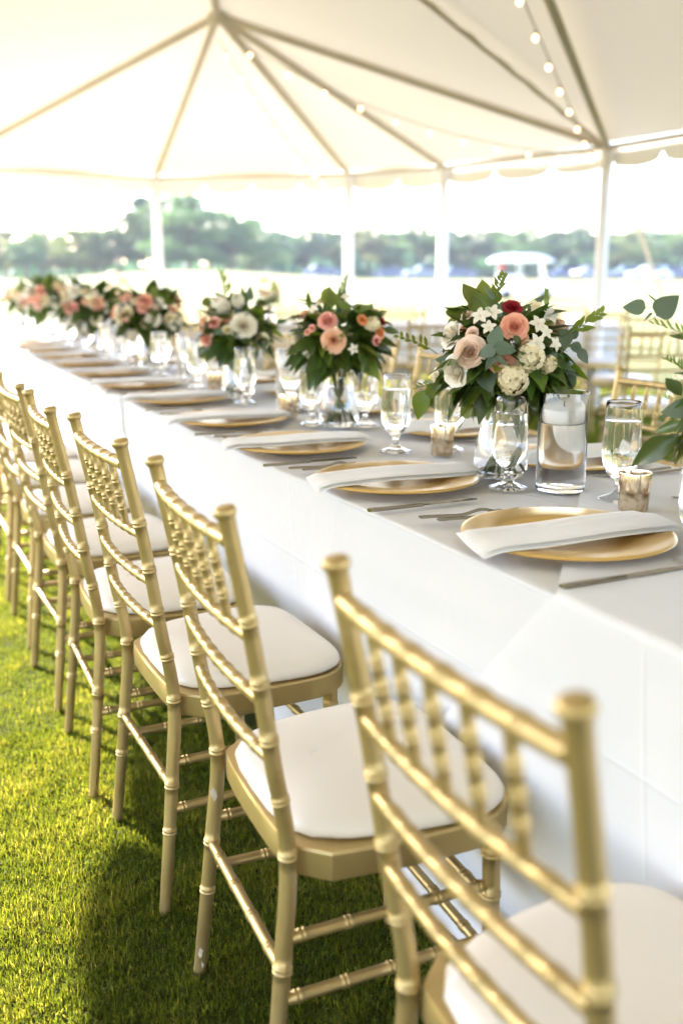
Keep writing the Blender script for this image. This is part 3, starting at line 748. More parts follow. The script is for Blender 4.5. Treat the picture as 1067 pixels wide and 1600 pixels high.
for x, y, lb in ((1.257, 1.62, 'clear glass cylinder of water with a white floating candle beside the large bouquet'), (1.24, 3.02, 'glass cylinder with floating candle between the second and third bouquets'),
                 (1.22, 4.1, 'glass cylinder with floating candle between the third and fourth bouquets'), (1.22, 5.45, 'glass cylinder with floating candle beyond the fourth bouquet')): cyl(x, y, lb)
def votive(x, y, label):
    t = empty('votive_holder', (x, y, ZT), random.uniform(0, 6), label, 'candle holder', 'mercury glass votive holders')
    link('cup', vot_me, t); link('wax', vot_c, t)
for x, y, lb in ((1.265, 1.41, 'mottled gold mercury glass votive in front of the right water goblet'), (1.251, 2.08, 'mottled gold votive behind the second gold plate under the hanging leaves'),
                 (1.16, 2.85, 'gold mercury glass votive behind the second bouquet'), (1.2, 3.7, 'gold mercury glass votive beyond the third bouquet'), (1.2, 4.95, 'gold mercury glass votive beyond the fourth bouquet')): votive(x, y, lb)

# ------------------------------------------------------------------ bouquets
def rose_mesh(name, seed, open_=1.0):
    rr = random.Random(seed); mb = MB()
    layers = [(2, .09, .74, .0), (3, .19, .84, .0), (3, .31, .93, .06), (4, .45, 1.0, .12), (5, .60, .97, .20), (5, .75, .84, .28), (6, .90 * open_, .64, .36), (6, 1.02 * open_, .40, .40)]
    for li, (n, r, h, curl) in enumerate(layers):
        for k in range(n):
            a0 = 2 * math.pi * (k + .37 * li) / n + rr.uniform(-.15, .15); wd = 2 * math.pi / n * .86 + (.9 if li < 3 else .38); hh = h * rr.uniform(.93, 1.06); rk = r * rr.uniform(.92, 1.06)
            rows = []
            for i in range(7):
                v = i / 6; row = []
                for j in range(7):
                    u = -1 + j / 3
                    w = wd * .5 * (.35 + .65 * math.sin(math.pi * min(1, .15 + v * .62)))
                    edge = 1 - .22 * u * u * v
                    rad = rk * (.25 + .75 * math.sin(v * math.pi * .5) ** .8) + curl * rk * max(0, v - .72) ** 1.3 * 3.2 * (1 + .4 * u * u)
                    z = hh * v * edge - curl * .9 * max(0, v - .75) ** 1.4 * 2.2 + .03 * math.sin(u * 5 + seed + k) * v
                    a = a0 + u * w; rad *= (1 - .05 * u * u) + .02 * math.sin(3 * u + k)
                    row.append((rad * math.cos(a), rad * math.sin(a), z - .55))
                rows.append(row)
            mb.grid(rows)
    return mb.mesh(name, None, angle=None)
ROSES = [rose_mesh('rose', 1), rose_mesh('rose', 5, 1.1), rose_mesh('rose', 9, .9)]
for m_ in ROSES: m_.materials.append(M['white'])
def star_mesh():
    mb = MB()
    for k in range(5):
        a = 2 * math.pi * k / 5; rows = []
        for i in range(6):
            v = i / 5; w = .30 * math.sin(math.pi * min(.97, .12 + v * .86)) ** .8
            rows.append([((.05 + .95 * v) * math.cos(a) - u * w * math.sin(a), (.05 + .95 * v) * math.sin(a) + u * w * math.cos(a), .25 * v * (1 - .9 * v) + .10 * abs(u) - .3 * max(0, v - .7) ** 2 * 3) for u in (-1, 0, 1)])
        mb.grid(rows)
    mb.lathe([(0, .18), (.07, .15), (.1, .05), (.06, 0), (.035, -.4), (0, -.9)], 8)
    return mb.mesh('blossom', M['white'], angle=None)
STAR = star_mesh()
def cluster_mesh(seed):
    rr = random.Random(seed); mb = MB()
    for i in range(46):
        t = math.acos(1 - 1.35 * (i + .5) / 46); p = i * 2.39996
        n = Vector((math.sin(t) * math.cos(p), math.sin(t) * math.sin(p), math.cos(t))); b = n * .80 * rr.uniform(.72, 1.18)
        q = n.to_track_quat('Z', 'Y').to_matrix() @ Matrix.Rotation(rr.uniform(0, 6), 3, 'Z')
        for k in range(4):
            a = k * math.pi / 2; rows = []
            for v in (0, .4, .8, 1.0):
                w = (.02, .13, .14, .03)[(0, .4, .8, 1.0).index(v)]
                rows.append([b + q @ Vector((.3 * v * math.cos(a) - u * w * math.sin(a), .3 * v * math.sin(a) + u * w * math.cos(a), .12 * v * (1.2 - v) + .04 * abs(u) * v + rr.uniform(-.015, .015))) for u in (-1, 0, 1)])
            mb.grid(rows)
    return mb.mesh('stock_flower', M['white'], angle=None)
CLUS = cluster_mesh(3)
def leaf_mesh(name, w, fold=.25, curve=.25, tip=1.0, mat='leaf', blunt=False, wave=.0):
    """unit length along +Y, face up +Z, a midrib fold and a bend"""
    mb = MB(); rows = []
    for i in range(11):
        v = i / 10
        s = math.sin(math.pi * v ** (.75 if not blunt else .62)) ** (.85 if blunt else 1.05) if 0 < v < 1 else 0
        ww = w * s; z = -curve * v * v
        row = []
        for u in (-1, -.55, 0, .55, 1):
            row.append((u * ww, v, z + fold * abs(u) * ww + wave * math.sin(v * 14 + u * 2) * abs(u)))
        rows.append(row)
    rows = rows[:-1] + [[(u * w * .02, 1.0, -curve) for u in (-1, -.5, 0, .5, 1)]]
    mb.grid(rows); mb.tube([(0, -.18, .01), (0, 0, 0)], .012, 5)
    return mb.mesh(name, M[mat], angle=None)
LEAF = [leaf_mesh('leaf', .24, .3, .22, mat='leaf', wave=.012), leaf_mesh('leaf', .31, .25, .35, mat='leaf', wave=.015), leaf_mesh('leaf', .17, .35, .15, mat='leaf')]
BRIGHT = [leaf_mesh('leaf', .30, .22, .30, mat='leaf2', wave=.012), leaf_mesh('leaf', .15, .4, .12, mat='leaf2')]
EUC = leaf_mesh('leaf', .36, .12, .12, mat='euc', blunt=True)
def sprig_mesh(seed, n=11, curve=.3, lw=.045, ll=.26):
    rr = random.Random(seed); mb = MB()
    P = lambda v: Vector((.06 * math.sin(v * 3 + seed), v, -curve * v * v))
    mb.tube([P(k / 12) for k in range(13)], [.013 * (1 - .6 * k / 12) for k in range(13)], 6)
    for i in range(n):
        v = .22 + .78 * i / (n - 1); b = P(v); sd = 1 if i % 2 else -1
        d = Vector((sd * rr.uniform(.5, .9), rr.uniform(.55, .9), rr.uniform(-.1, .5))).normalized(); L = ll * (1.1 - .5 * v) * rr.uniform(.8, 1.2)
        s = d.cross(Vector((0, 0, 1))).normalized(); up = s.cross(d)
        rows = [[b + d * L * q + s * e * lw * math.sin(math.pi * min(.98, q * .9 + .06)) + up * (.25 * L * q * q) for e in (-1, 0, 1)] for q in (0, .25, .5, .75, 1)]
        mb.grid(rows)
    return mb.mesh('sprig', M['leaf2'], angle=None)
SPRIG = [sprig_mesh(1), sprig_mesh(4, 13, .15), sprig_mesh(8, 9, .45)]
def frame(d, up):
    """matrix whose +Y runs along d and whose +Z leans to up"""
    y = d.normalized(); x = y.cross(up)
    if x.length < 1e-4: x = y.cross(Vector((1, 0, 0)))
    x.normalize(); z = x.cross(y); return Matrix((x, y, z)).transposed().to_4x4()
def zframe(n, spin=0):
    return n.to_track_quat('Z', 'Y').to_matrix().to_4x4() @ Matrix.Rotation(spin, 4, 'Z')
CAMDIR = -FWD
def bouquet(x, y, k, label, cpx, items, leaves, nfill, zc=.27, Rb=.125, seed=0, stuff=False, nback=6):
    rr = random.Random(seed)
    vz = empty('glass_vase', (x, y, ZT), rr.uniform(0, 6), label[0], 'vase', 'clear bulb vases'); link('vase_glass', vas_g, vz); link('water', vas_w, vz)
    t = empty('bouquet', (x, y, ZT), 0, label[1], 'bouquet', 'mixed bouquets along the table')
    base = Vector((x, y, ZT)); depth = (base - Vector((0, 0, CAM_H))).dot(ray(533.5, 800).normalized()); mpp = depth / F
    C = Vector((0, 0, zc - .01)); w = base + C - Vector((0, 0, CAM_H)); ax = FWD * math.cos(PITCH) - UP * math.sin(PITCH); uv = FWD * math.sin(PITCH) + UP * math.cos(PITCH)
    cpx = (533.5 + F * w.dot(RGT) / w.dot(ax), 800 - F * w.dot(uv) / w.dot(ax)); toc = (Vector((0, 0, CAM_H + .1)) - base - C); toc.z = 0; toc.normalize(); rt = Vector((-toc.y, toc.x, 0))
    def pos(px, py, push=0.0):
        a = (px - cpx[0]) * mpp; b = (cpx[1] - py) * mpp; q = a * a + b * b; dz = math.sqrt(max(0, Rb * Rb - q)) + push
        return C + rt * a + UP * b + toc * dz
    # stems gathered in the vase neck
    for i in range(11):
        a = i * 2.4; r0 = .012 + .018 * rr.random(); hd = Vector((math.cos(a), math.sin(a), 0))
        MB().tube([-hd * r0 * 1.4 + UP * .014, hd * r0 * .2 + UP * .09, hd * .024 + UP * .17, hd * .06 + UP * (zc - .03)], [.0026, .0028, .0028, .002], 6).build('stem', M['stem'], t)
    for it in items:
        kind, px, py, r, mat = it[:5]; push = it[5] if len(it) > 5 else 0
        p = pos(px, py, push); n = (p - C + toc * .05 + UP * .015).normalized(); n = (n + Vector((rr.uniform(-.15, .15), rr.uniform(-.15, .15), rr.uniform(-.05, .2)))).normalized(); s = r * mpp * (.66 if kind == 'rose' else 1)
        me = {'rose': ROSES[rr.randrange(3)], 'star': STAR, 'stock': CLUS}[kind]; nm = {'rose': 'rose', 'star': 'blossom', 'stock': 'stock_flower'}[kind]
        o = link(nm, me, t, M[mat], Matrix.Translation(p - n * s * .25) @ zframe(n, rr.uniform(0, 6)) @ Matrix.Diagonal((s, s, s * (.95 if kind == 'rose' else 1), 1)))
    if stuff:
        for i in range(12):
            a = rr.uniform(-1.3, 1.3); n = (toc * math.cos(a) + rt * math.sin(a) + UP * rr.uniform(-.35, .8)).normalized(); s = rr.uniform(.015, .026) * Rb / .13
            link('rose', ROSES[i % 3], t, M[rr.choice(['white', 'coral', 'white', 'cream', 'blush', 'pink', 'cream'])], Matrix.Translation(C + n * Rb) @ zframe(n, i) @ Matrix.Scale(s, 4))
    # flowers round the back of the dome
    for i in range(nback):
        a = math.pi * (i + .5) / nback; n = (-toc * math.sin(a) + rt * math.cos(a) + UP * rr.uniform(-.1, .7)).normalized(); p = C + n * Rb * 1.0; s = rr.uniform(.022, .032)
        link('rose', ROSES[i % 3], t, M[rr.choice(['white', 'coral', 'blush', 'cream', 'peach'])], Matrix.Translation(p) @ zframe(n, i) @ Matrix.Scale(s, 4))
    for lf in leaves:
        kind, x0, y0, x1, y1, push = lf[:6]; wid = lf[6] if len(lf) > 6 else 1.0
        a = pos(x0, y0, push); b = pos(x1, y1, push) if kind != 'flat' else pos(x1, y1, push)
        a2 = (x0 - cpx[0]) * mpp; b2 = (cpx[1] - y0) * mpp
        a = C + rt * a2 + UP * b2 + toc * (math.sqrt(max(0, Rb * Rb - a2 * a2 - b2 * b2)) * .9 + push)
        a3 = (x1 - cpx[0]) * mpp; b3 = (cpx[1] - y1) * mpp
        b = C + rt * a3 + UP * b3 + toc * (math.sqrt(max(0, Rb * Rb - a3 * a3 - b3 * b3)) * .9 + push + (lf[7] if len(lf) > 7 else 0))
        d = b - a; L = d.length
        me = {'leaf': LEAF[rr.randrange(3)], 'bright': BRIGHT[0], 'blade': BRIGHT[1], 'euc': EUC, 'sprig': SPRIG[rr.randrange(3)]}[kind]; nm = 'sprig' if kind == 'sprig' else 'leaf'
        up = (toc + UP * .5 + rt * rr.uniform(-.4, .4)).normalized()
        link(nm, me, t, None, Matrix.Translation(a) @ frame(d, up) @ Matrix.Diagonal((L * wid, L, L, 1)))
    # foliage filling the dome
    fill = MB()
    for i in range(nfill):
        z = rr.uniform(-.62, .95) if i % 3 else rr.uniform(-.6, 0); a = rr.uniform(0, 2 * math.pi); q = math.sqrt(1 - z * z); n = Vector((q * math.cos(a), q * math.sin(a), z))
        L = rr.uniform(.06, .105) * (1.2 if z < .1 else 1) * (Rb / .128 if stuff else 1); p = C + n * Rb * rr.uniform(.28, .62); d = (n + Vector((rr.uniform(-.5, .5), rr.uniform(-.5, .5), rr.uniform(-.45, .25)))).normalized()
        u = rr.random(); me = LEAF[rr.randrange(3)] if u < .72 else (BRIGHT[rr.randrange(2)] if u < .88 else EUC)
        if u >= .88: L *= .55; p = C + n * Rb * .85
        mx = Matrix.Translation(p) @ frame(d, (n + UP * .6).normalized()) @ Matrix.Scale(L, 4)
        if stuff:
            if me is not EUC: fill.add([mx @ v.co for v in me.vertices], [tuple(f.vertices) for f in me.polygons])
        else: link('leaf', me, t, None, mx)
    if stuff: tag(fill.build('foliage', M['leaf'], t, angle=None), kind='stuff')
    return t
items1 = [('rose', 736, 541, 29, 'blush', .025), ('rose', 701, 521, 27, 'white', .03), ('rose', 713, 575, 29, 'white', .03), ('rose', 726, 622, 26, 'white', .03), ('rose', 681, 590, 16, 'white', .0),
          ('rose', 801, 505, 23, 'coral', .01), ('rose', 785, 556, 22, 'coral', .0), ('rose', 797, 478, 17, 'red', -.01), ('stock', 801, 580, 27, 'cream', .008), ('stock', 826, 548, 24, 'cream', .006), ('stock', 852, 563, 15, 'cream', 0),
          ('star', 750, 492, 15, 'white', .015), ('star', 769, 487, 14, 'white', .012), ('star', 853, 491, 16, 'white', .015), ('star', 835, 503, 15, 'white', .01), ('star', 834, 530, 15, 'white', .02), ('star', 861, 532, 12, 'white', .02),
          ('star', 830, 478, 14, 'cream', -.01), ('star', 846, 515, 11, 'white', .02), ('star', 764, 508, 12, 'white', .01), ('rose', 729, 492, 12, 'blush', -.005), ('rose', 739, 518, 12, 'blush', .0), ('rose', 812, 524, 13, 'peach', -.01)]
leaves1 = [('euc', 772, 535, 778, 505, .03, 1.05), ('euc', 776, 537, 750, 548, .035, 1.0), ('euc', 774, 536, 805, 540, .035, 1.0), ('euc', 776, 545, 760, 570, .03, .6), ('euc', 776, 548, 793, 562, .03, .55), ('euc', 885, 530, 893, 508, .0, 1.0), ('euc', 888, 535, 902, 552, .0, 1.0), ('euc', 897, 545, 913, 566, .0, .9), ('euc', 878, 515, 872, 545, .0, .7), ('euc', 884, 605, 893, 575, -.01, .9),
           ('blade', 752, 490, 722, 441, -.02, 1.3), ('blade', 756, 492, 735, 455, .0, 1.5), ('blade', 757, 480, 750, 437, -.03, 1.3), ('blade', 766, 480, 775, 450, -.02, 1.3), ('bright', 734, 500, 703, 470, -.02, 1.2), ('bright', 722, 505, 700, 488, -.03, 1.0),
           ('leaf', 760, 545, 735, 600, .012, 1.1), ('leaf', 738, 585, 690, 600, .0, .9), ('leaf', 750, 595, 700, 622, .0, .9), ('leaf', 770, 600, 815, 618, .0, .8), ('leaf', 800, 600, 850, 607, .0, .8), ('leaf', 850, 575, 888, 590, .01, 1.0), ('leaf', 845, 560, 898, 558, .01, 1.0), ('leaf', 820, 590, 870, 612, .0, .9),
           ('leaf', 775, 598, 745, 622, .01, .9), ('leaf', 780, 600, 780, 622, .02, .9), ('leaf', 728, 510, 738, 478, .0, .8), ('leaf', 800, 520, 812, 535, .02, .9), ('leaf', 735, 530, 700, 530, .0, .8), ('leaf', 715, 535, 690, 548, -.01, .8), ('bright', 712, 575, 668, 583, -.02, .8), ('bright', 705, 590, 672, 606, -.03, .9),
           ('bright', 668, 612, 650, 660, -.03, 1.05), ('bright', 685, 598, 668, 632, -.02, .9), ('bright', 693, 590, 683, 622, -.03, .8), ('bright', 745, 628, 715, 652, .0, .9), ('leaf', 826, 622, 832, 672, .0, .8), ('bright', 815, 620, 800, 648, -.03, .8), ('leaf', 830, 600, 860, 625, .0, .8),
           ('sprig', 684, 558, 628, 522, -.02, .9), ('sprig', 868, 522, 938, 484, -.02, .9), ('sprig', 774, 475, 781, 430, -.02, .9), ('sprig', 860, 595, 918, 624, .0, .5), ('sprig', 850, 490, 846, 455, -.03, .6), ('sprig', 704, 590, 652, 606, -.03, .6)]
bouquet(1.219, 1.78, 1, ('clear bulb vase of water and stems holding the large bouquet with trailing sprigs', 'large bouquet of blush, coral and white flowers with eucalyptus and trailing sprigs'), (787, 545), items1, leaves1, 210, zc=.278, Rb=.130, seed=3)
items2 = [('rose', 512, 497, 20, 'pink', .01), ('rose', 522, 527, 21, 'peach', .01), ('stock', 581, 504, 13, 'cream', .0), ('rose', 566, 497, 11, 'orange', 0), ('rose', 598, 501, 12, 'red', 0), ('rose', 594, 517, 13, 'orange', 0), ('rose', 588, 530, 10, 'pink', 0), ('rose', 474, 490, 12, 'peach', 0), ('star', 491, 482, 10, 'white', .01),
          ('rose', 489, 510, 7, 'pink', .01), ('rose', 482, 516, 6, 'coral', .01), ('star', 458, 500, 10, 'white', 0), ('star', 483, 547, 10, 'white', 0), ('star', 478, 558, 9, 'white', 0), ('star', 551, 540, 9, 'white', .01), ('star', 540, 465, 9, 'white', 0), ('rose', 502, 470, 8, 'cream', 0)]
leaves2 = [('blade', 512, 480, 517, 447, 0, 1.6), ('blade', 520, 482, 510, 450, 0, 1.6), ('bright', 535, 485, 540, 462, 0, 1), ('bright', 560, 490, 572, 465, 0, 1.1), ('bright', 565, 492, 585, 474, 0, 1), ('leaf', 597, 515, 624, 518, 0, .8), ('leaf', 500, 560, 490, 580, 0, .9), ('leaf', 540, 560, 545, 590, 0, .9), ('leaf', 470, 540, 445, 562, 0, .9), ('leaf', 560, 555, 590, 568, 0, .9), ('leaf', 520, 555, 530, 585, 0, 1.0), ('blade', 485, 485, 482, 455, -.02, .7), ('sprig', 535, 470, 540, 432, -.02, .6)]
B2 = (1.225, 2.62)
bouquet(*B2, 2, ('clear bulb vase holding the bouquet with the pink rose', 'leafy bouquet with a pink rose over a peach one and orange blooms at its side'), (526, 513), items2, leaves2, 150, zc=.265, Rb=.128, seed=5)
items3 = [('rose', 380, 506, 24, 'white', .015), ('rose', 319, 529, 15, 'coral', 0), ('rose', 335, 502, 11, 'pink', 0), ('rose', 318, 500, 10, 'peach', 0), ('stock', 347, 475, 15, 'white', 0), ('stock', 372, 468, 12, 'white', 0), ('rose', 412, 532, 15, 'cream', .01), ('rose', 395, 540, 13, 'cream', 0), ('star', 424, 503, 9, 'white', 0), ('star', 380, 547, 9, 'white', 0), ('rose', 355, 512, 11, 'cream', 0)]
leaves3 = [('sprig', 352, 475, 353, 420, -.01, .7), ('leaf', 325, 540, 305, 560, 0, .9), ('leaf', 360, 550, 345, 575, 0, .9), ('leaf', 430, 505, 450, 500, 0, .9), ('bright', 330, 480, 318, 462, 0, .9), ('leaf', 400, 480, 420, 468, 0, .9)]
bouquet(1.2, 3.43, 3, ('clear bulb vase holding the bouquet with the big white rose', 'bouquet with one big white rose and a coral rose low at its side'), (376, 508), items3, leaves3, 150, zc=.26, Rb=.128, seed=8)
items4 = [('rose', 196, 491, 12, 'coral', 0), ('rose', 178, 490, 9, 'coral', 0), ('rose', 227, 503, 10, 'blush', 0), ('stock', 205, 520, 12, 'white', 0), ('rose', 272, 483, 11, 'peach', 0), ('stock', 266, 507, 11, 'white', 0), ('rose', 240, 480, 9, 'blush', 0), ('rose', 212, 470, 8, 'cream', 0), ('star', 250, 470, 8, 'white', 0)]
bouquet(1.225, 4.75, 4, ('clear bulb vase under the fourth bouquet along the table', 'fourth bouquet along the table with coral and peach roses'), (230, 496), items4, [('bright', 245, 470, 260, 442, 0, 1), ('bright', 250, 475, 272, 455, 0, 1)], 150, zc=.27, Rb=.155, seed=12, stuff=True)
items5 = [('rose', 108, 480, 11, 'coral', 0), ('rose', 104, 455, 8, 'blush', 0), ('stock', 118, 500, 11, 'white', 0), ('stock', 150, 500, 12, 'cream', 0), ('rose', 135, 470, 8, 'peach', 0), ('stock', 130, 515, 10, 'white', 0), ('rose', 165, 480, 8, 'white', 0)]
bouquet(1.225, 6.1, 5, ('clear bulb vase under the fifth bouquet along the table', 'fifth bouquet along the table with cream stocks and a coral rose'), (140, 487), items5, [], 150, zc=.27, Rb=.17, seed=14, stuff=True)
items6 = [('rose', 68, 460, 9, 'coral', 0), ('rose', 50, 466, 9, 'peach', 0), ('rose', 58, 478, 8, 'blush', 0), ('stock', 85, 478, 8, 'white', 0), ('rose', 95, 450, 8, 'coral', 0)]
bouquet(1.225, 7.5, 6, ('clear bulb vase under the sixth bouquet along the table', 'sixth bouquet along the table with peach and coral roses'), (78, 470), items6, [('bright', 80, 455, 82, 420, 0, 1)], 150, zc=.28, Rb=.18, seed=16, stuff=True)
bouquet(1.225, 8.9, 7, ('clear bulb vase under the bouquet at the far end of the table', 'small looking bouquet at the far sunlit end of the table'), (20, 462), [('rose', 12, 460, 7, 'coral', 0), ('rose', 28, 462, 7, 'peach', 0)], [], 70, zc=.26, Rb=.15, seed=18, stuff=True)
# the bouquet cut by the picture edge
items0 = [('star', 1058, 610, 19, 'white', .0), ('star', 1072, 592, 16, 'white', .0), ('rose', 1115, 570, 26, 'white', .0), ('rose', 1120, 610, 30, 'coral', .0), ('rose', 1150, 560, 28, 'blush', .0), ('stock', 1130, 650, 28, 'cream', .0)]
leaves0 = [('euc', 1014, 490, 978, 488, .0, 1.05), ('euc', 1030, 502, 1060, 470, .0, 1.2), ('euc', 1024, 497, 1012, 510, .0, .4), ('euc', 1028, 480, 1014, 468, .0, .25), ('leaf', 1078, 620, 1048, 590, 0, .9), ('leaf', 1075, 640, 1042, 662, 0, .9), ('leaf', 1090, 660, 1035, 678, .02, .9), ('leaf', 1075, 685, 1003, 732, .03, .7), ('leaf', 1085, 690, 1040, 700, .0, .8), ('sprig', 1085, 590, 1048, 553, 0, .5), ('sprig', 1100, 545, 1024, 497, -.01, .3)]
bouquet(1.225, 1.10, 0, ('clear bulb vase outside the picture edge holding the bouquet nearest the camera', 'bouquet cut by the picture edge, round eucalyptus leaves reaching in'), (1185, 608), items0, leaves0, 70, zc=.27, Rb=.12, seed=21)

# ------------------------------------------------------------------ other tables of the party, behind
def bg_table(x, y, rz, label): return table(-1.2, 1.2, 0, label, start_cap=True, end_cap=True, place=((x, y, 0), rz), hem=.3, group='other cloth covered tables behind', seed=int(x * 10))
bg_table(5.55, 8.35, R(90) - YAW + R(0), 'white cloth table far behind the large bouquet near the tent edge')
bg_table(2.9, 9.6, R(90) - YAW + R(6), 'white cloth table far behind the bouquet with the pink rose')
def around(x, y, rz, tagname, n=4):
    c = Matrix.Rotation(rz, 4, 'Z')
    for i in range(n):
        for sd in (-1, 1):
            v = c @ Vector((sd * .62, -.9 + .6 * i, 0))
            put_chair(x + v.x, y + v.y, rz + (0 if sd < 0 else math.pi) + R(random.uniform(-5, 5)), f'blurred gold chair {ORD[i]} along the {"near" if sd > 0 else "far"} side, {tagname}', 'gold chairs round the tables behind')
around(5.55, 8.35, R(90) - YAW, 'white table behind large bouquet')
around(2.9, 9.6, R(96) - YAW, 'white table behind pink rose bouquet')
for i, (x, y, a) in enumerate(((4.25, 4.75, 70), (4.75, 4.4, 75), (3.6, 6.1, 60), (5.2, 6.0, 200))): put_chair(x, y, R(a), 'blurred gold chair standing alone on the grass, ' + ORD[i] + ' from the table', 'loose gold chairs behind the far row')
p = at_depth(420, 452, 9.6); bouquet(p.x, p.y, 8, ('clear bulb vase on the table behind, under a cream bloom', 'blurred bouquet with a cream bloom on the table behind'), (420, 440), [('rose', 412, 436, 12, 'cream', 0), ('rose', 428, 440, 8, 'white', 0)], [('bright', 425, 445, 437, 462, 0, 1.2)], 30, zc=.26, Rb=.12, seed=31, stuff=True)
p = at_depth(185, 452, 10.2); bouquet(p.x, p.y, 9, ('clear bulb vase on the table behind, next to the tent pole', 'blurred pale bouquet on the table behind next to the tent pole'), (185, 440), [('stock', 178, 432, 12, 'white', 0), ('stock', 195, 440, 10, 'cream', 0), ('rose', 165, 440, 8, 'white', 0)], [], 30, zc=.26, Rb=.12, seed=32, stuff=True)

# ------------------------------------------------------------------ far background: trees, cars, cart
def tree_mat(name, c):
    return pbr(name, c, .6, trans=.35, obj_var=.02)
TM = [tree_mat('oak_leaves', (.075, .15, .05)), tree_mat('pine_needles', (.05, .125, .06)), tree_mat('bright_leaves', (.15, .20, .055))]
def tree_meshes(seed, H, W, pine=False, n=7500):
    r = np.random.default_rng(seed); rr = random.Random(seed)
    lobes = []
    nl = 16
    for i in range(nl):
        v = rr.uniform(.28, .95); w = W * .5 * (math.sin(math.pi * min(1, v * .9 + .12)) if not pine else (1.15 - v)); a = rr.uniform(0, 6.28); q = rr.random() ** .5
        lobes.append((w * q * math.cos(a), w * q * math.sin(a), H * v, W * rr.uniform(.14, .26), H * rr.uniform(.07, .13)))
    k = r.integers(0, nl, n); Lb = np.array(lobes)[k]
    d = r.normal(size=(n, 3)); d /= np.linalg.norm(d, axis=1)[:, None]; rad = r.uniform(.55, 1.05, n)[:, None]
    P = Lb[:, :3] + d * rad * np.stack([Lb[:, 3], Lb[:, 3], Lb[:, 4]], 1)
    s = r.uniform(.12, .30, n) * H / 11
    a = r.normal(size=(n, 3)); a /= np.linalg.norm(a, axis=1)[:, None]; b = np.cross(a, r.normal(size=(n, 3))); b /= np.linalg.norm(b, axis=1)[:, None]
    V = np.stack([P - a * s[:, None], P + b * s[:, None] * .6, P + a * s[:, None], P - b * s[:, None] * .6], 1).reshape(-1, 3)
    me = bpy.data.meshes.new('crown'); me.vertices.add(n * 4); me.vertices.foreach_set('co', V.reshape(-1).astype(np.float32))
    me.loops.add(n * 4); me.loops.foreach_set('vertex_index', np.arange(n * 4, dtype=np.int32)); me.polygons.add(n); me.polygons.foreach_set('loop_start', np.arange(n, dtype=np.int32) * 4)
    me.update(calc_edges=True); me.validate(); me.materials.append(TM[1 if pine else 0])
    mb = MB(); mb.tube([(0, 0, -.3), (.05, 0, H * .2), (-.05, .05, H * .5), (0, 0, H * .85)], [H * .028, H * .022, H * .015, H * .004], 8)
    for i in range(7):
        x, y, z = lobes[i][:3]; mb.tube([(0, 0, max(H * .2, z * .55)), (x * .5, y * .5, z * .82), (x, y, z)], [H * .012, H * .008, H * .003], 6)
    return me, mb.mesh('trunk', M['bark'], angle=None)
TREES = [tree_meshes(1, 11, 9), tree_meshes(2, 12, 7, True), tree_meshes(3, 10, 10), tree_meshes(4, 11, 8)]
def tree(px, D, h, v, m, label, group, wide=1.0):
    l = (px - 533.5) / 1598 * D; p = FWD * D + RGT * l
    Hs = (11, 12, 10, 11)[v]
    t = empty('tree', (p.x, p.y, gh(p.x, p.y) - .1), random.uniform(0, 6), label, 'tree', group); s = h / Hs; t.scale = (s * wide, s * wide, s)
    link('crown', TREES[v][0], t, TM[m]); link('trunk', TREES[v][1], t)
big = [(150, 150, 7.5), (190, 148, 10.0), (228, 155, 11.8), (262, 150, 12.0), (296, 146, 11.4), (330, 152, 10.6), (362, 150, 9.8), (392, 155, 8.8)]
for i, (px, D, h) in enumerate(big): tree(px, D, h, (0, 3, 1, 0, 2, 3, 0, 2)[i], (2, 0, 1, 0, 0, 1, 0, 0)[i], 'tall dark tree in the big clump, ' + ORD[i] + ' from its bright end', 'tall trees in the clump beyond the mound', 1.15)
for i in range(8): tree(-40 + 27 * i, 150 + 6 * (i % 3), 6.8 + .8 * random.random(), i % 4, (2, 0, 2, 0)[i % 4], 'low pale tree in the line before the big clump, ' + ORD[i] + ' in order', 'low trees beside the big clump', 1.3)
for i in range(34):
    tree(400 + 21 * i, 175 + 9 * (i % 4), 8.0 + 1.0 * random.random(), (i * 7) % 4, (0, 1, 0, 2, 1)[i % 5], 'tree in the long line past the clump, ' + (ORD[i] if i < 20 else ('twenty ' + ORD[i - 20] if i < 30 else 'thirty ' + ORD[i - 30])) + ' in order', 'trees in the long far line', 1.5)
und = MB()
# undergrowth closing the foot of the wood
def under():
    r = np.random.default_rng(5); n = 9000
    px = r.uniform(-60, 1140, n); D = r.uniform(165, 215, n); l = (px - 533.5) / 1598 * D
    hgt = 3.2 + 1.0 * np.sin(px * .05) + .6 * np.sin(px * .13)
    z = 1.0 + r.uniform(0, 1, n) * hgt; P = np.stack([FWD.x * D + RGT.x * l, FWD.y * D + RGT.y * l, z], 1); s = r.uniform(.5, 1.1, n)
    a = r.normal(size=(n, 3)); a /= np.linalg.norm(a, axis=1)[:, None]; b = np.cross(a, r.normal(size=(n, 3))); b /= np.linalg.norm(b, axis=1)[:, None]
    V = np.stack([P - a * s[:, None], P + b * s[:, None] * .6, P + a * s[:, None], P - b * s[:, None] * .6], 1).reshape(-1, 3)
    me = bpy.data.meshes.new('undergrowth'); me.vertices.add(n * 4); me.vertices.foreach_set('co', V.reshape(-1).astype(np.float32))
    me.loops.add(n * 4); me.loops.foreach_set('vertex_index', np.arange(n * 4, dtype=np.int32)); me.polygons.add(n); me.polygons.foreach_set('loop_start', np.arange(n, dtype=np.int32) * 4)
    me.update(calc_edges=True); me.validate(); me.materials.append(TM[1])
    tag(link('undergrowth', me), 'dark undergrowth at the foot of the far trees', 'undergrowth', kind='stuff')
under()

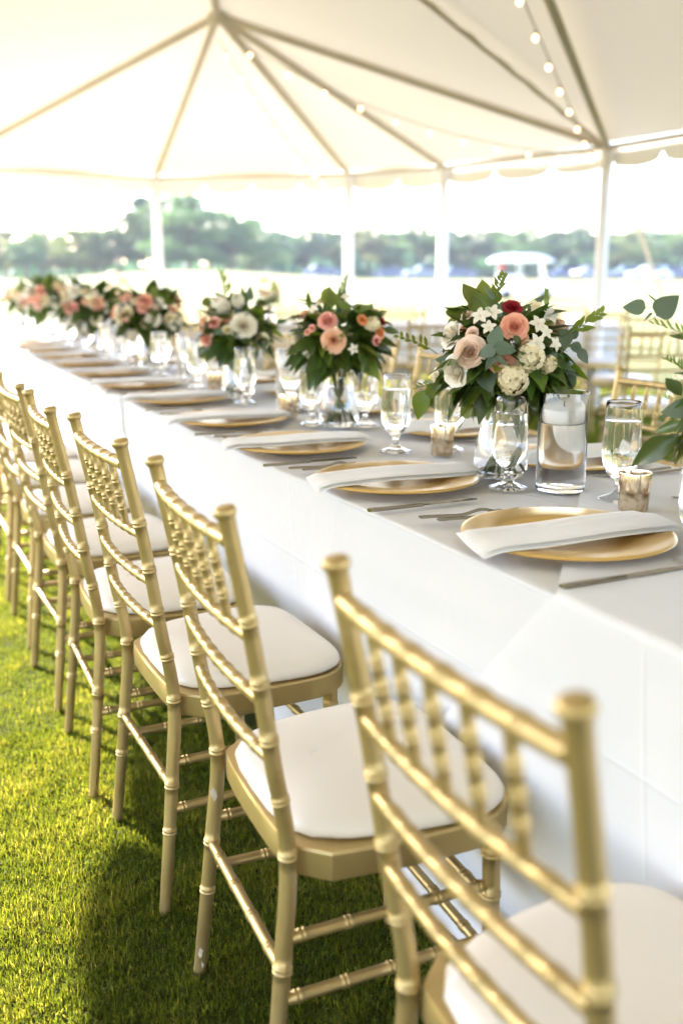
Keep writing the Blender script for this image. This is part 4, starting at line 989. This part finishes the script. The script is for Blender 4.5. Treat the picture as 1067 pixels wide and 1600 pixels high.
def car_proto():
    t = empty('parked_car')
    side = [(-2.2, .35), (-2.25, .7), (-2.1, .92), (-1.55, .98), (-.95, 1.42), (.35, 1.46), (1.05, 1.0), (1.95, .88), (2.2, .7), (2.22, .35)]
    mb = MB(); n = len(side); vs = []
    for yy, k in ((-.86, 1), (-.80, 0), (.80, 0), (.86, 1)):
        for x, z in side: vs.append((x, yy if z < 1.05 else yy * .82, z))
    # body side faces and wrap
    fs = [tuple(range(n)), tuple(reversed(range(3 * n, 4 * n)))]
    for q in range(3):
        for i in range(n): j = (i + 1) % n; fs.append((q * n + i, (q + 1) * n + i, (q + 1) * n + j, q * n + j))
    mb.add(vs, fs).build('body', M['grey'], t, angle=30)
    for sy in (-1, 1):
        y = sy * .79
        MB().add([(-1.35, sy * .862, 1.0), (-.85, sy * .725, 1.37), (-.2, sy * .725, 1.39), (-.2, sy * .862, 1.0)], [(0, 1, 2, 3)]).build('window', M['window'], t)
        MB().add([(-.12, sy * .862, 1.0), (-.12, sy * .725, 1.39), (.32, sy * .725, 1.39), (.92, sy * .862, 1.0)], [(0, 1, 2, 3)]).build('window', M['window'], t)
    for x in (-1.35, 1.38):
        for sy in (-1, 1):
            w = MB(); w.lathe([(0, -.1), (.26, -.1), (.32, -.08), (.33, 0), (.32, .08), (.26, .1), (0, .1)], 18)
            o = w.build('wheel', M['dark'], t); o.location = (x, sy * .78, .33); o.rotation_euler = (R(90), 0, 0)
            h = MB().lathe([(0, -.108), (.19, -.106), (.2, -.1), (.2, .1), (.19, .106), (0, .108)], 14).build('hubcap', M['silver'], o)
    for sy in (-1, 1): MB().box(2.12, 2.235, sy * .62 - .15, sy * .62 + .15, .62, .76).build('headlight', M['paint'], t)
    return t
CAR = car_proto(); fc = True
for i, (px, D, a, m, nm) in enumerate(((505, 118, 10, 'navy', 'navy'), (612, 120, 0, 'navy', 'navy'), (662, 112, 190, 'grey', 'grey'), (716, 122, 5, 'navy', 'navy'), (880, 115, 175, 'navy', 'navy'), (925, 112, 20, 'grey', 'grey'), (985, 120, 0, 'navy', 'navy'), (1012, 108, 185, 'silver', 'silver'), (1052, 112, 5, 'navy', 'navy'), (1085, 118, 0, 'grey', 'grey'))):
    o = CAR if fc else copy_tree(CAR); fc = False
    p = FWD * D + RGT * ((px - 533.5) / 1598 * D); o.location = (p.x, p.y, gh(p.x, p.y)); o.rotation_euler = (0, 0, -YAW + R(a))
    where = ['just past the mound', 'beside the twin tent poles', 'right of the twin tent poles', 'behind the third tent pole', 'beside the fourth tent pole', 'tucked behind the fourth tent pole', 'past the fourth tent pole', 'paler one past the fourth tent pole', 'by the picture edge under the trees', 'half cut by the picture edge'][i]
    tag(o, f'far {nm} parked car {where}', 'car', 'cars parked before the far trees')
    for ch in o.children:
        if ch.name.startswith('body'):
            ch.material_slots[0].link = 'OBJECT'; ch.material_slots[0].material = M[m]
def cart():
    D = 54; px = 812; p = FWD * D + RGT * ((px - 533.5) / 1598 * D)
    t = empty('golf_cart', (p.x, p.y, gh(p.x, p.y)), -YAW, 'white shuttle golf cart with a long rounded roof on the far lawn', 'golf cart')
    rows = []
    for i in range(17):
        u = -1 + i / 8; row = []
        for j in range(9):
            v = -1 + j / 4; e = max(abs(u) ** 5, abs(v) ** 5); row.append((u * 1.68, v * .68, 1.95 + .24 * (1 - e) + .12 * (1 - u * u)))
        rows.append(row)
    mb = MB().grid([list(reversed(r)) for r in rows]); mb.grid([[(x, y, 1.90) for x, y, z in r] for r in rows])
    bd = [r[0] for r in rows] + rows[-1][1:] + [r[-1] for r in reversed(rows)][1:] + list(reversed(rows[0]))[1:]
    mb.grid([bd, [(x, y, 1.90) for x, y, z in bd]]); mb.build('roof', M['paint'], t)
    MB().box(-1.15, 1.75, -.6, .6, .32, .62).build('body', M['paint'], t); MB().box(1.2, 1.75, -.58, .58, .62, .98).build('cowl', M['paint'], t); MB().box(-1.15, .0, -.6, .6, .62, 1.25).build('cargo_box', M['paint'], t)
    MB().add([(1.30, -.55, .98), (1.30, .55, .98), (1.12, .55, 1.9), (1.12, -.55, 1.9)], [(0, 1, 2, 3)]).build('windscreen', M['glass'], t)
    for x0 in (.15,):
        MB().box(x0, x0 + .5, -.55, .55, .62, .80).build('seat', M['beige'], t); MB().box(x0 - .08, x0 + .06, -.55, .55, .80, 1.25).build('backrest', M['beige'], t)
    for x in (-1.1, .0, 1.18):
        for sy in (-1, 1): MB().tube([(x, sy * .57, .6), (x - .04, sy * .57, 1.92)], .022, 6).build('roof_post', M['paint'], t)
    for x in (-.75, 1.35):
        for sy in (-1, 1):
            o = MB().lathe([(0, -.1), (.17, -.1), (.23, -.07), (.24, 0), (.23, .07), (.17, .1), (0, .1)], 16).build('wheel', M['dark'], t); o.location = (x, sy * .55, .24); o.rotation_euler = (R(90), 0, 0)
    MB().tube([(-1.25, -.6, .5), (-1.25, -.6, 1.75)], .012, 6).build('flag_pole', M['dark'], t); MB().box(-1.24, -.9, -.605, -.595, 1.5, 1.75).build('flag', M['redp'], t)
cart()

# ------------------------------------------------------------------ summer haze over the field
def haze():
    m = bpy.data.materials.new('haze_air'); m.use_nodes = True; n = m.node_tree.nodes; l = m.node_tree.links
    for q in list(n): n.remove(q)
    v = n.new('ShaderNodeVolumePrincipled'); v.inputs['Color'].default_value = (.86, .93, 1.0, 1); v.inputs['Density'].default_value = .0004; v.inputs['Anisotropy'].default_value = .1
    o = n.new('ShaderNodeOutputMaterial'); l.new(v.outputs[0], o.inputs['Volume'])
    h = MB().box(-420, 420, -420, 420, -1.0, 16).build('haze', m, smooth=False, angle=None); tag(h, 'pale warm haze lying over the far field and trees', 'haze', kind='stuff')
haze()
